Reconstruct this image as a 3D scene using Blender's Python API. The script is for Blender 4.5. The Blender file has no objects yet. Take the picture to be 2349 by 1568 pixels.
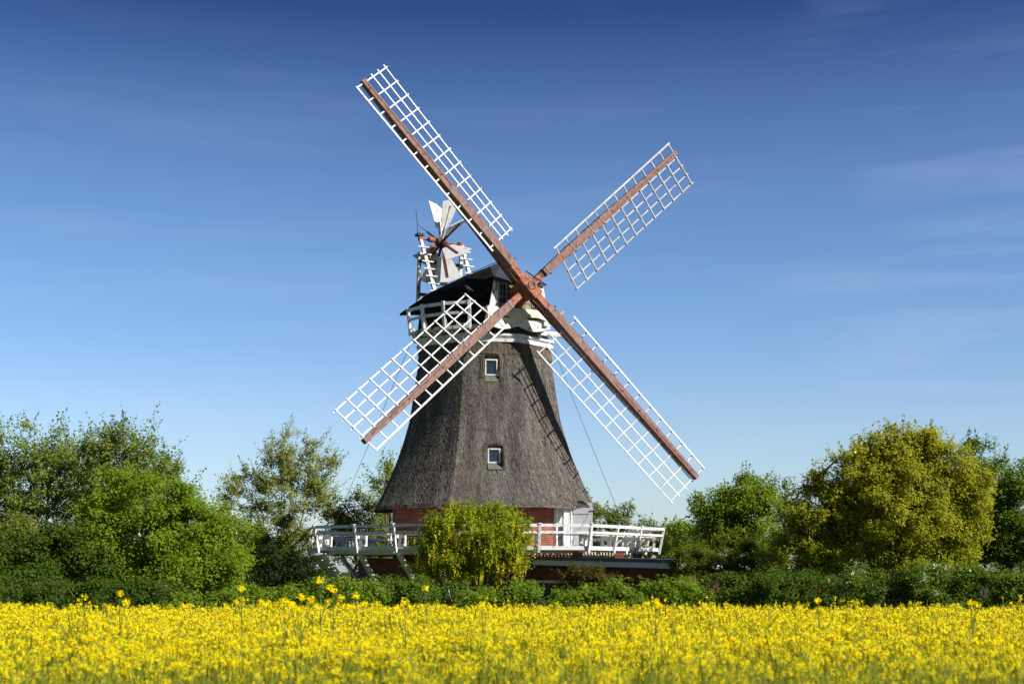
import bpy, math, random
import numpy as np
from mathutils import Vector, Matrix
R = math.radians
rnd = random.Random(7)
rng = np.random.default_rng(11)
sc = bpy.context.scene
COL = sc.collection

# ------------------------------------------------------------------ camera
F_PX, CX, HY, EZ = 3261.0, 1174.0, 1310.0, 2.0     # photo measured at 2348 px width
TILT = R(4.6)
SH = HY - F_PX * math.tan(TILT)
cam_d = bpy.data.cameras.new('camera')
cam = bpy.data.objects.new('camera', cam_d); COL.objects.link(cam)
cam.location = (0, 0, EZ); cam.rotation_euler = (R(90) + TILT, 0, 0)
cam_d.sensor_width = 36; cam_d.lens = 36 * F_PX / 2348
cam_d.shift_y = (SH - 784) / 2348
cam_d.clip_end = 6000
cam_d.dof.use_dof = True; cam_d.dof.focus_distance = 58; cam_d.dof.aperture_fstop = 1.9
sc.camera = cam

# ------------------------------------------------------------------ light
SUN_AZ, SUN_EL = R(61), R(38)      # azimuth to the right of the direction towards the camera
S = Vector((math.sin(SUN_AZ) * math.cos(SUN_EL), -math.cos(SUN_AZ) * math.cos(SUN_EL), math.sin(SUN_EL)))
sun_d = bpy.data.lights.new('sun', 'SUN'); sun_d.energy = 4.9; sun_d.angle = R(0.5); sun_d.color = (1, .965, .91)
sun = bpy.data.objects.new('sun', sun_d); COL.objects.link(sun)
sun.rotation_euler = S.to_track_quat('Z', 'Y').to_euler(); sun.location = (30, -20, 40)

world = bpy.data.worlds.new('World'); sc.world = world; world.use_nodes = True
nt = world.node_tree; N = nt.nodes; L = nt.links
bg = N['Background']
sky = N.new('ShaderNodeTexSky'); sky.sky_type = 'NISHITA'; sky.sun_disc = False
sky.sun_elevation = SUN_EL; sky.sun_rotation = math.atan2(S.x, S.y)
sky.altitude = 0; sky.air_density = 1.0; sky.dust_density = 0.7; sky.ozone_density = 2.0
tc = N.new('ShaderNodeTexCoord')
sep = N.new('ShaderNodeSeparateXYZ'); L.new(tc.outputs['Generated'], sep.inputs[0])
# the clear-sky colour deepens quickly with height above the horizon (polarised sky); overhead lowered to cut fill light
rmp = N.new('ShaderNodeValToRGB'); L.new(sep.outputs['Z'], rmp.inputs[0])
SKY_RAMP = [(0, (0.680, 0.765, 0.900)), (0.055, (0.672, 0.750, 0.888)), (0.11, (0.640, 0.705, 0.845)), (0.155, (0.550, 0.655, 0.820)), (0.213, (0.475, 0.605, 0.770)), (0.269, (0.415, 0.520, 0.700)), (0.322, (0.295, 0.388, 0.565)), (0.375, (0.125, 0.206, 0.387)), (0.55, (0.110, 0.170, 0.280)), (1, (0.150, 0.220, 0.320))]
rmp.color_ramp.elements[0].position = 0; rmp.color_ramp.elements[0].color = (*SKY_RAMP[0][1], 1)
rmp.color_ramp.elements[1].position = 1; rmp.color_ramp.elements[1].color = (*SKY_RAMP[-1][1], 1)
for p_, c_ in SKY_RAMP[1:-1]:
    e = rmp.color_ramp.elements.new(p_); e.color = (*c_, 1)
mul = N.new('ShaderNodeMix'); mul.data_type = 'RGBA'; mul.blend_type = 'MULTIPLY'; mul.inputs[0].default_value = 1
L.new(sky.outputs[0], mul.inputs[6]); L.new(rmp.outputs[0], mul.inputs[7])
mb = N.new('ShaderNodeMapRange'); mb.interpolation_type = 'SMOOTHSTEP'; mb.inputs['From Min'].default_value = -.45; mb.inputs['From Max'].default_value = .35; mb.inputs['To Min'].default_value = .5  # sky behind the camera dimmed by hand to weaken the fill light
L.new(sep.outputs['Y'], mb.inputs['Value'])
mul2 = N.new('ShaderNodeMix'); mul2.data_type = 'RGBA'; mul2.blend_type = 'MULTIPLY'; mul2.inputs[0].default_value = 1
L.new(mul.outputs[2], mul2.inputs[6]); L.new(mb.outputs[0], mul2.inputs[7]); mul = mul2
# thin cirrus streaks
mp = N.new('ShaderNodeMapping'); L.new(tc.outputs['Generated'], mp.inputs[0])
mp.inputs['Rotation'].default_value = (0, R(-7), 0); mp.inputs['Scale'].default_value = (2.2, 2.2, 26)
nz = N.new('ShaderNodeTexNoise'); nz.inputs['Scale'].default_value = 1.6; nz.inputs['Detail'].default_value = 6; nz.inputs['Roughness'].default_value = .55
L.new(mp.outputs[0], nz.inputs[0])
mp2 = N.new('ShaderNodeMapping'); L.new(tc.outputs['Generated'], mp2.inputs[0]); mp2.inputs['Scale'].default_value = (3, 3, 6); mp2.inputs['Location'].default_value = (1.3, .2, .4)
nz2 = N.new('ShaderNodeTexNoise'); nz2.inputs['Scale'].default_value = 1.5; nz2.inputs['Detail'].default_value = 3; L.new(mp2.outputs[0], nz2.inputs[0])
cr = N.new('ShaderNodeValToRGB'); L.new(nz.outputs[0], cr.inputs[0])
cr.color_ramp.elements[0].position = .47; cr.color_ramp.elements[0].color = (0, 0, 0, 1)
cr.color_ramp.elements[1].position = .85; cr.color_ramp.elements[1].color = (1, 1, 1, 1)
cr2 = N.new('ShaderNodeValToRGB'); L.new(nz2.outputs[0], cr2.inputs[0])
cr2.color_ramp.elements[0].position = .40; cr2.color_ramp.elements[0].color = (0, 0, 0, 1)
cr2.color_ramp.elements[1].position = .75; cr2.color_ramp.elements[1].color = (1, 1, 1, 1)
cm = N.new('ShaderNodeMath'); cm.operation = 'MULTIPLY'; L.new(cr.outputs[0], cm.inputs[0]); L.new(cr2.outputs[0], cm.inputs[1])
mr = N.new('ShaderNodeMapRange'); mr.interpolation_type = 'SMOOTHSTEP'; mr.inputs['From Min'].default_value = -.06; mr.inputs['From Max'].default_value = .30
mr.inputs['To Min'].default_value = .32; L.new(sep.outputs['X'], mr.inputs['Value'])
cm3 = N.new('ShaderNodeMath'); cm3.operation = 'MULTIPLY'; L.new(cm.outputs[0], cm3.inputs[0]); L.new(mr.outputs[0], cm3.inputs[1]); cm = cm3
cm2 = N.new('ShaderNodeMath'); cm2.operation = 'MULTIPLY'; L.new(cm.outputs[0], cm2.inputs[0]); cm2.inputs[1].default_value = .55
cl = N.new('ShaderNodeMix'); cl.data_type = 'RGBA'; L.new(cm2.outputs[0], cl.inputs[0]); L.new(mul.outputs[2], cl.inputs[6]); cl.inputs[7].default_value = (3.3, 3.9, 5.2, 1)
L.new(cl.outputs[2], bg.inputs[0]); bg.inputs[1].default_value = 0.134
sc.view_settings.view_transform = 'Standard'; sc.view_settings.look = 'None'
sc.view_settings.exposure = 0.4; sc.view_settings.gamma = 1

# ------------------------------------------------------------------ helpers
def at(px, py, Y):
    u, v = (px - CX) / F_PX, (SH - py) / F_PX
    c, s = math.cos(TILT), math.sin(TILT)
    d = Vector((u, c - s * v, s + c * v))
    return Vector((0, 0, EZ)) + d * (Y / d.y)

def tag(o, label=None, cat=None, group=None, kind=None):
    for k, v in (('label', label), ('category', cat), ('group', group), ('kind', kind)):
        if v: o[k] = v
    return o

def empty(name, loc, label=None, cat=None, group=None):
    o = bpy.data.objects.new(name, None); COL.objects.link(o); o.location = loc
    o.empty_display_size = .3
    return tag(o, label, cat, group)

def world_loc(o):
    v = Vector((0, 0, 0))
    while o is not None:
        v += o.location; o = o.parent
    return v

def link(name, me, mat, parent=None):
    o = bpy.data.objects.new(name, me); COL.objects.link(o)
    for m in (mat if isinstance(mat, (list, tuple)) else [mat]): me.materials.append(m)
    if parent is not None: o.parent = parent
    return o

class MB:
    """collects pieces in world coordinates, builds ONE mesh object"""
    def __init__(s): s.v = []; s.f = []; s.uv = None; s.mi = []
    def add(s, vs, fs, mi=0):
        n = len(s.v); s.v += [tuple(v) for v in vs]
        for f in fs: s.f.append(tuple(i + n for i in f)); s.mi.append(mi)
    def hexa(s, q0, q1, mi=0):       # two quads (4 points each, same winding)
        s.add(list(q0) + list(q1), [(3, 2, 1, 0), (4, 5, 6, 7), (0, 1, 5, 4), (1, 2, 6, 5), (2, 3, 7, 6), (3, 0, 4, 7)], mi)
    def beam(s, p0, p1, w, d, up=(0, 0, 1), w1=None, d1=None, mi=0):
        """box from p0 to p1; w along (axis x up), d along up"""
        p0, p1 = Vector(p0), Vector(p1); a = (p1 - p0).normalized(); up = Vector(up)
        x = a.cross(up)
        if x.length < 1e-6: x = a.cross(Vector((1, 0, 0)))
        x.normalize(); z = x.cross(a).normalized()
        w1 = w if w1 is None else w1; d1 = d if d1 is None else d1
        q = lambda p, w, d: [p + x * (i * w / 2) + z * (j * d / 2) for i, j in ((-1, -1), (1, -1), (1, 1), (-1, 1))]
        s.hexa(q(p0, w, d), q(p1, w1, d1), mi)
    def box(s, c, size, X=(1, 0, 0), Yv=(0, 1, 0), mi=0):
        c = Vector(c); X = Vector(X).normalized(); Yv = Vector(Yv).normalized(); Z = X.cross(Yv)
        q = lambda k: [c + X * (i * size[0] / 2) + Yv * (j * size[1] / 2) + Z * (k * size[2] / 2) for i, j in ((-1, -1), (1, -1), (1, 1), (-1, 1))]
        s.hexa(q(-1), q(1), mi)
    def tube(s, pts, rad, n=6, mi=0):
        pts = [Vector(p) for p in pts]; k = len(pts); vs = []
        rad = rad if isinstance(rad, (list, tuple)) else [rad] * k
        ref = None
        for i, p in enumerate(pts):
            a = (pts[min(i + 1, k - 1)] - pts[max(i - 1, 0)]).normalized()
            if ref is None: ref = a.orthogonal().normalized()
            ref = (ref - a * ref.dot(a)).normalized(); b = a.cross(ref)
            for j in range(n):
                t = 2 * math.pi * j / n
                vs.append(p + (ref * math.cos(t) + b * math.sin(t)) * rad[i])
        fs = [(i * n + j, i * n + (j + 1) % n, (i + 1) * n + (j + 1) % n, (i + 1) * n + j) for i in range(k - 1) for j in range(n)]
        fs += [tuple(range(n - 1, -1, -1)), tuple(range((k - 1) * n, k * n))]
        s.add(vs, fs, mi)
    def poly_prism(s, pts, d, mi=0):     # planar polygon pts extruded by vector d
        n = len(pts); d = Vector(d); pts = [Vector(p) for p in pts]
        s.add(pts + [p + d for p in pts], [tuple(range(n - 1, -1, -1)), tuple(range(n, 2 * n))] + [(i, (i + 1) % n, n + (i + 1) % n, n + i) for i in range(n)], mi)
    def build(s, name, mat, parent=None, smooth=False, bevel=0, uvs=None):
        o0 = world_loc(parent) if parent is not None else Vector((0, 0, 0))
        me = bpy.data.meshes.new(name)
        me.from_pydata([(v[0] - o0.x, v[1] - o0.y, v[2] - o0.z) for v in s.v], [], s.f)
        o = link(name, me, mat, parent)
        if any(s.mi): me.polygons.foreach_set('material_index', s.mi)
        if smooth: me.polygons.foreach_set('use_smooth', [True] * len(s.f))
        if uvs:
            l = me.uv_layers.new(name='UVMap'); l.data.foreach_set('uv', [c for uv in uvs for c in uv])
        me.validate(); me.update()
        if bevel:
            b = o.modifiers.new('bevel', 'BEVEL'); b.width = bevel; b.segments = 2; b.limit_method = 'ANGLE'
        return o

def mesh_np(name, V, F, mat, parent=None, tint=None, smooth=False, mi=None):
    """V (n,3) world coords, F (m,k)"""
    o0 = world_loc(parent) if parent is not None else Vector((0, 0, 0))
    V = np.asarray(V, dtype=np.float64) - np.array(o0)[None]
    m, k = F.shape
    me = bpy.data.meshes.new(name)
    me.vertices.add(len(V)); me.vertices.foreach_set('co', V.astype(np.float32).ravel())
    me.loops.add(m * k); me.loops.foreach_set('vertex_index', F.astype(np.int32).ravel())
    me.polygons.add(m); me.polygons.foreach_set('loop_start', np.arange(0, m * k, k, dtype=np.int32))
    if mi is not None: me.polygons.foreach_set('material_index', np.asarray(mi, dtype=np.int32))
    if smooth: me.polygons.foreach_set('use_smooth', np.ones(m, dtype=bool))
    me.update(calc_edges=True)
    if tint is not None:
        a = me.attributes.new('tint', 'FLOAT', 'POINT'); a.data.foreach_set('value', np.ascontiguousarray(tint, dtype=np.float32))
    return link(name, me, mat, parent)

# ------------------------------------------------------------------ materials
def new_mat(name):
    m = bpy.data.materials.new(name); m.use_nodes = True
    return m, m.node_tree.nodes, m.node_tree.links, m.node_tree.nodes['Principled BSDF']

def ramp(N, stops):
    r = N.new('ShaderNodeValToRGB'); el = r.color_ramp.elements
    el[0].position, el[0].color = stops[0][0], (*stops[0][1], 1)
    el[1].position, el[1].color = stops[-1][0], (*stops[-1][1], 1)
    for p, c in stops[1:-1]:
        e = el.new(p); e.color = (*c, 1)
    return r

def noise_mat(name, stops, scale=4, stretch=(1, 1, 1), rough=.8, bump=.0, detail=6, bump_scale=None, spec=.3, bump_dist=.02, metal=0):
    m, N, L, p = new_mat(name)
    tc = N.new('ShaderNodeTexCoord'); mp = N.new('ShaderNodeMapping'); mp.inputs['Scale'].default_value = stretch
    L.new(tc.outputs['Object'], mp.inputs[0])
    n = N.new('ShaderNodeTexNoise'); n.inputs['Scale'].default_value = scale; n.inputs['Detail'].default_value = detail; n.inputs['Roughness'].default_value = .62
    L.new(mp.outputs[0], n.inputs[0])
    r = ramp(N, stops); L.new(n.outputs[0], r.inputs[0]); L.new(r.outputs[0], p.inputs['Base Color'])
    p.inputs['Roughness'].default_value = rough; p.inputs['Specular IOR Level'].default_value = spec; p.inputs['Metallic'].default_value = metal
    if bump:
        n2 = N.new('ShaderNodeTexNoise'); n2.inputs['Scale'].default_value = bump_scale or scale * 3; n2.inputs['Detail'].default_value = 5; L.new(mp.outputs[0], n2.inputs[0])
        b = N.new('ShaderNodeBump'); b.inputs['Strength'].default_value = bump; b.inputs['Distance'].default_value = bump_dist
        L.new(n2.outputs[0], b.inputs['Height']); L.new(b.outputs[0], p.inputs['Normal'])
    return m

def leaf_mat(name, cA, cB, trans=.42, rough=.55, hue=.485):
    m, N, L, p = new_mat(name)
    a = N.new('ShaderNodeAttribute'); a.attribute_name = 'tint'
    r = ramp(N, [(0, cA), (1, cB)]); L.new(a.outputs['Fac'], r.inputs[0])
    L.new(r.outputs[0], p.inputs['Base Color']); p.inputs['Roughness'].default_value = rough; p.inputs['Specular IOR Level'].default_value = .16
    t = N.new('ShaderNodeBsdfTranslucent'); hs = N.new('ShaderNodeHueSaturation'); hs.inputs['Value'].default_value = 1.5; hs.inputs['Hue'].default_value = hue
    L.new(r.outputs[0], hs.inputs['Color']); L.new(hs.outputs[0], t.inputs[0])
    mx = N.new('ShaderNodeMixShader'); mx.inputs[0].default_value = trans
    L.new(p.outputs[0], mx.inputs[1]); L.new(t.outputs[0], mx.inputs[2]); L.new(mx.outputs[0], N['Material Output'].inputs[0])
    return m

def brick_mat(name, c1, c2, mortar, bw=.25, rh=.078):
    m, N, L, p = new_mat(name)
    uv = N.new('ShaderNodeUVMap'); b = N.new('ShaderNodeTexBrick'); L.new(uv.outputs[0], b.inputs[0])
    b.inputs['Color1'].default_value = (*c1, 1); b.inputs['Color2'].default_value = (*c2, 1); b.inputs['Mortar'].default_value = (*mortar, 1)
    b.inputs['Scale'].default_value = 1; b.inputs['Brick Width'].default_value = bw; b.inputs['Row Height'].default_value = rh
    b.inputs['Mortar Size'].default_value = .0055; b.inputs['Mortar Smooth'].default_value = .1; b.inputs['Bias'].default_value = 0
    n = N.new('ShaderNodeTexNoise'); n.inputs['Scale'].default_value = 1.7; n.inputs['Detail'].default_value = 7; L.new(uv.outputs[0], n.inputs[0])
    r = ramp(N, [(.3, (.6, .58, .56)), (.7, (1.12, 1.08, 1.05))]); L.new(n.outputs[0], r.inputs[0])
    mx = N.new('ShaderNodeMix'); mx.data_type = 'RGBA'; mx.blend_type = 'MULTIPLY'; mx.inputs[0].default_value = 1
    L.new(b.outputs[0], mx.inputs[6]); L.new(r.outputs[0], mx.inputs[7]); L.new(mx.outputs[2], p.inputs['Base Color'])
    bp = N.new('ShaderNodeBump'); bp.inputs['Strength'].default_value = .5; bp.inputs['Distance'].default_value = .008; bp.invert = True
    L.new(b.outputs['Fac'], bp.inputs['Height']); L.new(bp.outputs[0], p.inputs['Normal'])
    p.inputs['Roughness'].default_value = .9; p.inputs['Specular IOR Level'].default_value = .2
    return m

def glass_mat(name, col):
    m, N, L, p = new_mat(name)
    p.inputs['Base Color'].default_value = (*col, 1); p.inputs['Roughness'].default_value = .04; p.inputs['Specular IOR Level'].default_value = .9
    return m

M = {}
M['white'] = noise_mat('white_paint', [(.33, (.30, .27, .22)), (.40, (.60, .58, .54)), (.47, (.77, .76, .74)), (.62, (.82, .82, .81)), (1, (.84, .84, .84))], 4.5, rough=.55, bump=.15, bump_scale=30)
M['sailwhite'] = noise_mat('sail_white_paint', [(.32, (.36, .32, .27)), (.40, (.66, .63, .60)), (.48, (.79, .77, .76)), (1, (.85, .84, .84))], 4.5, rough=.5)
M['sailgrey'] = noise_mat('weathered_shaded_sail_paint', [(.28, (.22, .19, .14)), (.42, (.46, .42, .38)), (.62, (.62, .60, .58)), (1, (.76, .75, .75))], 3.2, rough=.6)  # greyer copy of the sail paint, shade on the averted bars put into the colour
M['worn'] = noise_mat('peeling_white_paint', [(.36, (.10, .07, .05)), (.42, (.30, .24, .18)), (.46, (.72, .70, .66)), (1, (.84, .83, .81))], 5, (1, 1, .35), rough=.7, bump=.3, bump_scale=22)
M['cream'] = noise_mat('cream_boards', [(.32, (.58, .48, .30)), (.44, (.74, .68, .54)), (.56, (.81, .78, .70)), (1, (.83, .81, .77))], 2.2, (1, 1, .7), rough=.6, bump=.1)
M['moss'] = noise_mat('mossy_stained_boards', [(.32, (.08, .07, .03)), (.48, (.20, .165, .085)), (.60, (.42, .37, .25)), (1, (.66, .62, .52))], 4, (1, 1, .5), rough=.8, bump=.2)
M['stock'] = noise_mat('red_brown_timber', [(.30, (.09, .045, .035)), (.42, (.205, .105, .083)), (.56, (.262, .142, .116)), (.7, (.31, .185, .155)), (1, (.36, .23, .20))], 2.4, (2.4, 2.4, 1.6), rough=.7, bump=.25, bump_scale=14)
M['rust'] = noise_mat('orange_red_iron', [(.36, (.04, .026, .02)), (.43, (.17, .06, .032)), (.50, (.36, .11, .052)), (.62, (.42, .145, .075)), (1, (.50, .25, .17))], 4.2, rough=.65, bump=.35, bump_scale=12)
M['fanwood'] = noise_mat('dark_red_fan_timber', [(.3, (.045, .02, .015)), (.6, (.12, .042, .03)), (1, (.19, .075, .05))], 5, rough=.75, bump=.2)
M['blade'] = noise_mat('weathered_blade_paint', [(.30, (.16, .08, .06)), (.36, (.50, .46, .43)), (.44, (.68, .66, .65)), (1, (.76, .75, .75))], 4, (1, 1, .6), rough=.6, bump=.15)
M['iron'] = noise_mat('dark_iron', [(.3, (.025, .022, .02)), (1, (.07, .06, .055))], 6, rough=.6)
M['strap'] = noise_mat('galvanised_strap', [(.3, (.17, .14, .125)), (1, (.30, .26, .24))], 8, rough=.6, metal=.1)
M['felt'] = noise_mat('black_roofing_felt', [(.3, (.007, .0065, .006)), (.55, (.017, .016, .0145)), (1, (.040, .036, .032))], 2.2, rough=.9, bump=.2, bump_scale=9, spec=.02)
M['feltgrey'] = noise_mat('grey_roofing_felt', [(.3, (.035, .035, .042)), (.7, (.055, .055, .064)), (1, (.08, .08, .09))], 3, rough=.6, bump=.12)
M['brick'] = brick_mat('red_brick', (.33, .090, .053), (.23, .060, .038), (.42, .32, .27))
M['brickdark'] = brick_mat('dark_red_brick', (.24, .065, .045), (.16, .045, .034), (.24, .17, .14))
M['lead'] = noise_mat('slate_grey_edging', [(.3, (.08, .10, .11)), (1, (.15, .18, .19))], 4, rough=.5)
M['fascia'] = noise_mat('pale_grey_fascia', [(.3, (.66, .68, .68)), (1, (.78, .80, .81))], 3, rough=.5)
M['roofing'] = noise_mat('gravel_roofing', [(.3, (.08, .075, .07)), (1, (.17, .16, .15))], 6, rough=.9, bump=.3)
M['greyframe'] = noise_mat('grey_window_paint', [(.3, (.14, .15, .16)), (.6, (.30, .31, .32)), (1, (.5, .5, .5))], 9, rough=.7)
M['glass'] = glass_mat('window_glass', (.02, .026, .035))
M['glassdark'] = glass_mat('dark_window_glass', (.008, .009, .012))
M['curtain'] = noise_mat('pale_curtain', [(.3, (.5, .52, .53)), (1, (.72, .75, .76))], 30, (1, 1, .02), rough=.9, bump=.6, bump_scale=30)
M['greydoor'] = noise_mat('grey_white_door_paint', [(.3, (.50, .50, .52)), (1, (.62, .62, .65))], 3, rough=.6, bump=.08)
M['copper'] = noise_mat('verdigris_sill', [(.3, (.07, .075, .05)), (.55, (.14, .155, .115)), (1, (.22, .25, .20))], 7, rough=.7)
M['bark'] = noise_mat('grey_brown_bark', [(.3, (.04, .03, .02)), (.6, (.10, .08, .055)), (1, (.17, .14, .10))], 9, (1, 1, .3), rough=.9, bump=.6)
M['barkpale'] = noise_mat('pale_bark', [(.3, (.10, .08, .055)), (.6, (.22, .175, .12)), (1, (.34, .28, .20))], 9, (1, 1, .3), rough=.9, bump=.5)
M['soil'] = noise_mat('field_soil', [(.3, (.045, .04, .02)), (1, (.09, .085, .04))], 3, rough=1, bump=.4)
M['turf'] = noise_mat('meadow_turf', [(.3, (.03, .05, .012)), (.6, (.05, .085, .02)), (1, (.085, .11, .035))], 1.2, rough=1, bump=.5, bump_scale=18, spec=0)
M['feather'] = noise_mat('dark_feathers', [(.3, (.012, .012, .014)), (1, (.06, .058, .06))], 20, rough=.6)
M['rubber'] = noise_mat('black_rubber', [(.3, (.012, .012, .012)), (1, (.03, .03, .03))], 10, rough=.8)
M['mudguard'] = noise_mat('light_grey_metal', [(.3, (.38, .40, .42)), (1, (.52, .54, .56))], 6, rough=.4)

def thatch_material():
    m, N, L, p = new_mat('weathered_reed_thatch')
    tc = N.new('ShaderNodeTexCoord')
    def nz(scale, stretch, detail, rough=.6):
        mp = N.new('ShaderNodeMapping'); mp.inputs['Scale'].default_value = stretch; L.new(tc.outputs['Object'], mp.inputs[0])
        n = N.new('ShaderNodeTexNoise'); n.inputs['Scale'].default_value = scale; n.inputs['Detail'].default_value = detail; n.inputs['Roughness'].default_value = rough
        L.new(mp.outputs[0], n.inputs[0]); return n
    n1 = nz(18, (1, 1, .14), 8, .68)
    r1 = ramp(N, [(.28, (.045, .037, .028)), (.45, (.105, .089, .071)), (.58, (.150, .128, .105)), (.78, (.21, .182, .152))]); L.new(n1.outputs[0], r1.inputs[0])
    n2 = nz(1.1, (1, 1, .28), 6)
    r2 = ramp(N, [(.34, (.58, .54, .50)), (.50, (.95, .93, .90)), (.68, (1.25, 1.2, 1.14))]); L.new(n2.outputs[0], r2.inputs[0])
    mx = N.new('ShaderNodeMix'); mx.data_type = 'RGBA'; mx.blend_type = 'MULTIPLY'; mx.inputs[0].default_value = 1
    L.new(r1.outputs[0], mx.inputs[6]); L.new(r2.outputs[0], mx.inputs[7])
    # moss patches
    n3 = nz(.8, (1, 1, .45), 6); r3 = ramp(N, [(.56, (0, 0, 0)), (.74, (1, 1, 1))]); L.new(n3.outputs[0], r3.inputs[0])
    f3 = N.new('ShaderNodeMath'); f3.operation = 'MULTIPLY'; f3.inputs[1].default_value = .45; L.new(r3.outputs[0], f3.inputs[0])
    mx2 = N.new('ShaderNodeMix'); mx2.data_type = 'RGBA'; L.new(f3.outputs[0], mx2.inputs[0]); L.new(mx.outputs[2], mx2.inputs[6]); mx2.inputs[7].default_value = (.10, .085, .035, 1)
    L.new(mx2.outputs[2], p.inputs['Base Color']); p.inputs['Roughness'].default_value = 1; p.inputs['Specular IOR Level'].default_value = .1
    n4 = nz(26, (1, 1, .2), 6, .7)
    b = N.new('ShaderNodeBump'); b.inputs['Strength'].default_value = .9; b.inputs['Distance'].default_value = .05
    L.new(n4.outputs[0], b.inputs['Height']); L.new(b.outputs[0], p.inputs['Normal'])
    return m
M['thatch'] = thatch_material()
def straw_material():
    m, N, L, p = new_mat('thatch_reed_ends')
    a = N.new('ShaderNodeAttribute'); a.attribute_name = 'tint'
    r = ramp(N, [(0, (.085, .073, .060)), (.40, (.172, .152, .131)), (.75, (.262, .235, .206)), (1, (.37, .335, .295))]); L.new(a.outputs['Fac'], r.inputs[0])
    L.new(r.outputs[0], p.inputs['Base Color']); p.inputs['Roughness'].default_value = 1; p.inputs['Specular IOR Level'].default_value = .1
    return m
M['straw'] = straw_material()

LM = {
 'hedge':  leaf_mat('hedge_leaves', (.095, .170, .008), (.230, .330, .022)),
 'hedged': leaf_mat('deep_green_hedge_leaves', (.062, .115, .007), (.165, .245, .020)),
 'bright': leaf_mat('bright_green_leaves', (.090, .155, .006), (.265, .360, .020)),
 'shade':  leaf_mat('shade_darkened_leaves', (.036, .072, .005), (.110, .170, .014)),  # leaf colour darkened to stand in for shade
 'mid':    leaf_mat('mid_green_leaves', (.075, .125, .010), (.190, .250, .035)),
 'poplar': leaf_mat('grey_green_leaves', (.130, .185, .020), (.320, .390, .085), trans=.45),
 'poplarlight': leaf_mat('pale_grey_green_leaves', (.190, .220, .035), (.420, .450, .130), trans=.5),
 'dark':   leaf_mat('dark_green_leaves', (.012, .026, .003), (.036, .062, .008)),
 'olive':  leaf_mat('olive_yellow_leaves', (.205, .225, .010), (.440, .460, .036), trans=.5),
 'conif':  leaf_mat('yellow_green_needles', (.075, .108, .006), (.180, .225, .020)),
 'pale':   leaf_mat('pale_green_leaves', (.105, .140, .012), (.260, .295, .048)),
 'rose':   leaf_mat('reddish_green_leaves', (.055, .060, .008), (.150, .125, .026)),
 'labur':  leaf_mat('laburnum_leaves', (.125, .185, .006), (.345, .420, .024), trans=.45),
}
M['blossom'] = leaf_mat('yellow_blossom', (.66, .54, .012), (.92, .80, .05), trans=.3, hue=.5)
M['whiteblossom'] = leaf_mat('white_blossom', (.6, .6, .55), (.8, .8, .78), trans=.3)
M['petal'] = leaf_mat('rapeseed_petals', (.91, .735, .0), (.98, .855, .001), trans=.5, rough=.6, hue=.5)
M['rapegreen'] = leaf_mat('rapeseed_green', (.13, .170, .010), (.31, .345, .045), trans=.35)

# ------------------------------------------------------------------ ground
g = MB(); g.add([(-3000, -300, 0), (3000, -300, 0), (3000, 5000, 0), (-3000, 5000, 0)], [(0, 1, 2, 3)])
tag(g.build('ground', M['turf']), kind='structure')
g = MB(); g.add([(-40, -6, .004), (40, -6, .004), (40, 31.6, .004), (-40, 31.6, .004)], [(0, 1, 2, 3)])
tag(g.build('field_soil', M['soil']), kind='structure')

# ------------------------------------------------------------------ windmill
AX, AY = -1.23, 62.7
mill = empty('windmill', (AX, AY, 0), 'thatched smock windmill on a red brick base with four white lattice sails', 'windmill')
A3 = Vector((AX, AY, 0))
def ring(r, psi_deg, z):            # psi: from towards the camera, positive to the right
    a = R(psi_deg); return Vector((AX + r * math.sin(a), AY - r * math.cos(a), z))

OCT = -15.5
GAL = -10.8
def oct_wall(name, mat, Rv, z0, z1, off, parent, top=True):
    b = MB(); uvs = []
    P = [ring(Rv, off + 45 * k, z0) for k in range(8)]; Q = [ring(Rv, off + 45 * k, z1) for k in range(8)]
    w = (P[1] - P[0]).length
    for k in range(8):
        j = (k + 1) % 8
        b.add([P[k], P[j], Q[j], Q[k]], [(0, 1, 2, 3)]); uvs += [(k * w, z0), (k * w + w, z0), (k * w + w, z1), (k * w, z1)]
    if top:
        b.add(Q, [tuple(range(8))]); uvs += [(q.x, q.y) for q in Q]
    return b.build(name, mat, parent, uvs=uvs)

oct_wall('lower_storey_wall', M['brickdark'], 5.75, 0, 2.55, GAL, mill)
oct_wall('brick_wall', M['brick'], 4.25, 2.552, 5.2, OCT, mill)

# --- thatched body
prof_z = [4.40, 4.60, 4.77, 5.03, 5.29, 6.10, 6.92, 7.78, 8.57, 9.41, 10.30, 11.06, 11.80]
prof_r = [5.14, 5.13, 5.07, 4.92, 4.78, 4.38, 4.03, 3.73, 3.50, 3.36, 3.22, 3.11, 3.02]
DOOR_PSI = 62.0
WINS = [(7.0, 10.28, 10.98, .27), (7.6, 6.50, 7.12, .27)]      # psi, z0, z1, half width
def thatch_r(psi, z):
    Rv = np.interp(z, prof_z, prof_r)
    m = (psi - OCT) % 45 - 22.5
    poly = np.cos(R(22.5)) / np.cos(np.radians(m))
    # rounded arrises
    soft = .60
    k = poly * soft + (np.cos(R(22.5)) * 1.035) * (1 - soft)
    return Rv * k
def vnoise(x, y, seed):
    r2 = np.random.default_rng(seed); out = 0
    for o in range(4):
        fx, fy, ph = r2.uniform(.6, 1.6, 6) * 2 ** o, r2.uniform(.6, 1.6, 6) * 2 ** o, r2.uniform(0, 6.28, 6)
        out = out + sum(np.sin(x * a + y * b * s + p) for a, b, p, s in zip(fx, fy, ph, (1, -1, .5, -.5, 1, -1))) / 6 / 1.7 ** o
    return out
def thatch_base(psi):
    u = (psi - DOOR_PSI + 180) % 360 - 180
    s = u * math.pi / 180 * 4.6
    return 4.70 + .40 * np.exp(-(s / .52) ** 4) + .025 * vnoise(psi * .35, psi * 0, 5)
nc, nr = 560, 190
psi = np.linspace(-180, 180, nc, endpoint=False)
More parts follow.
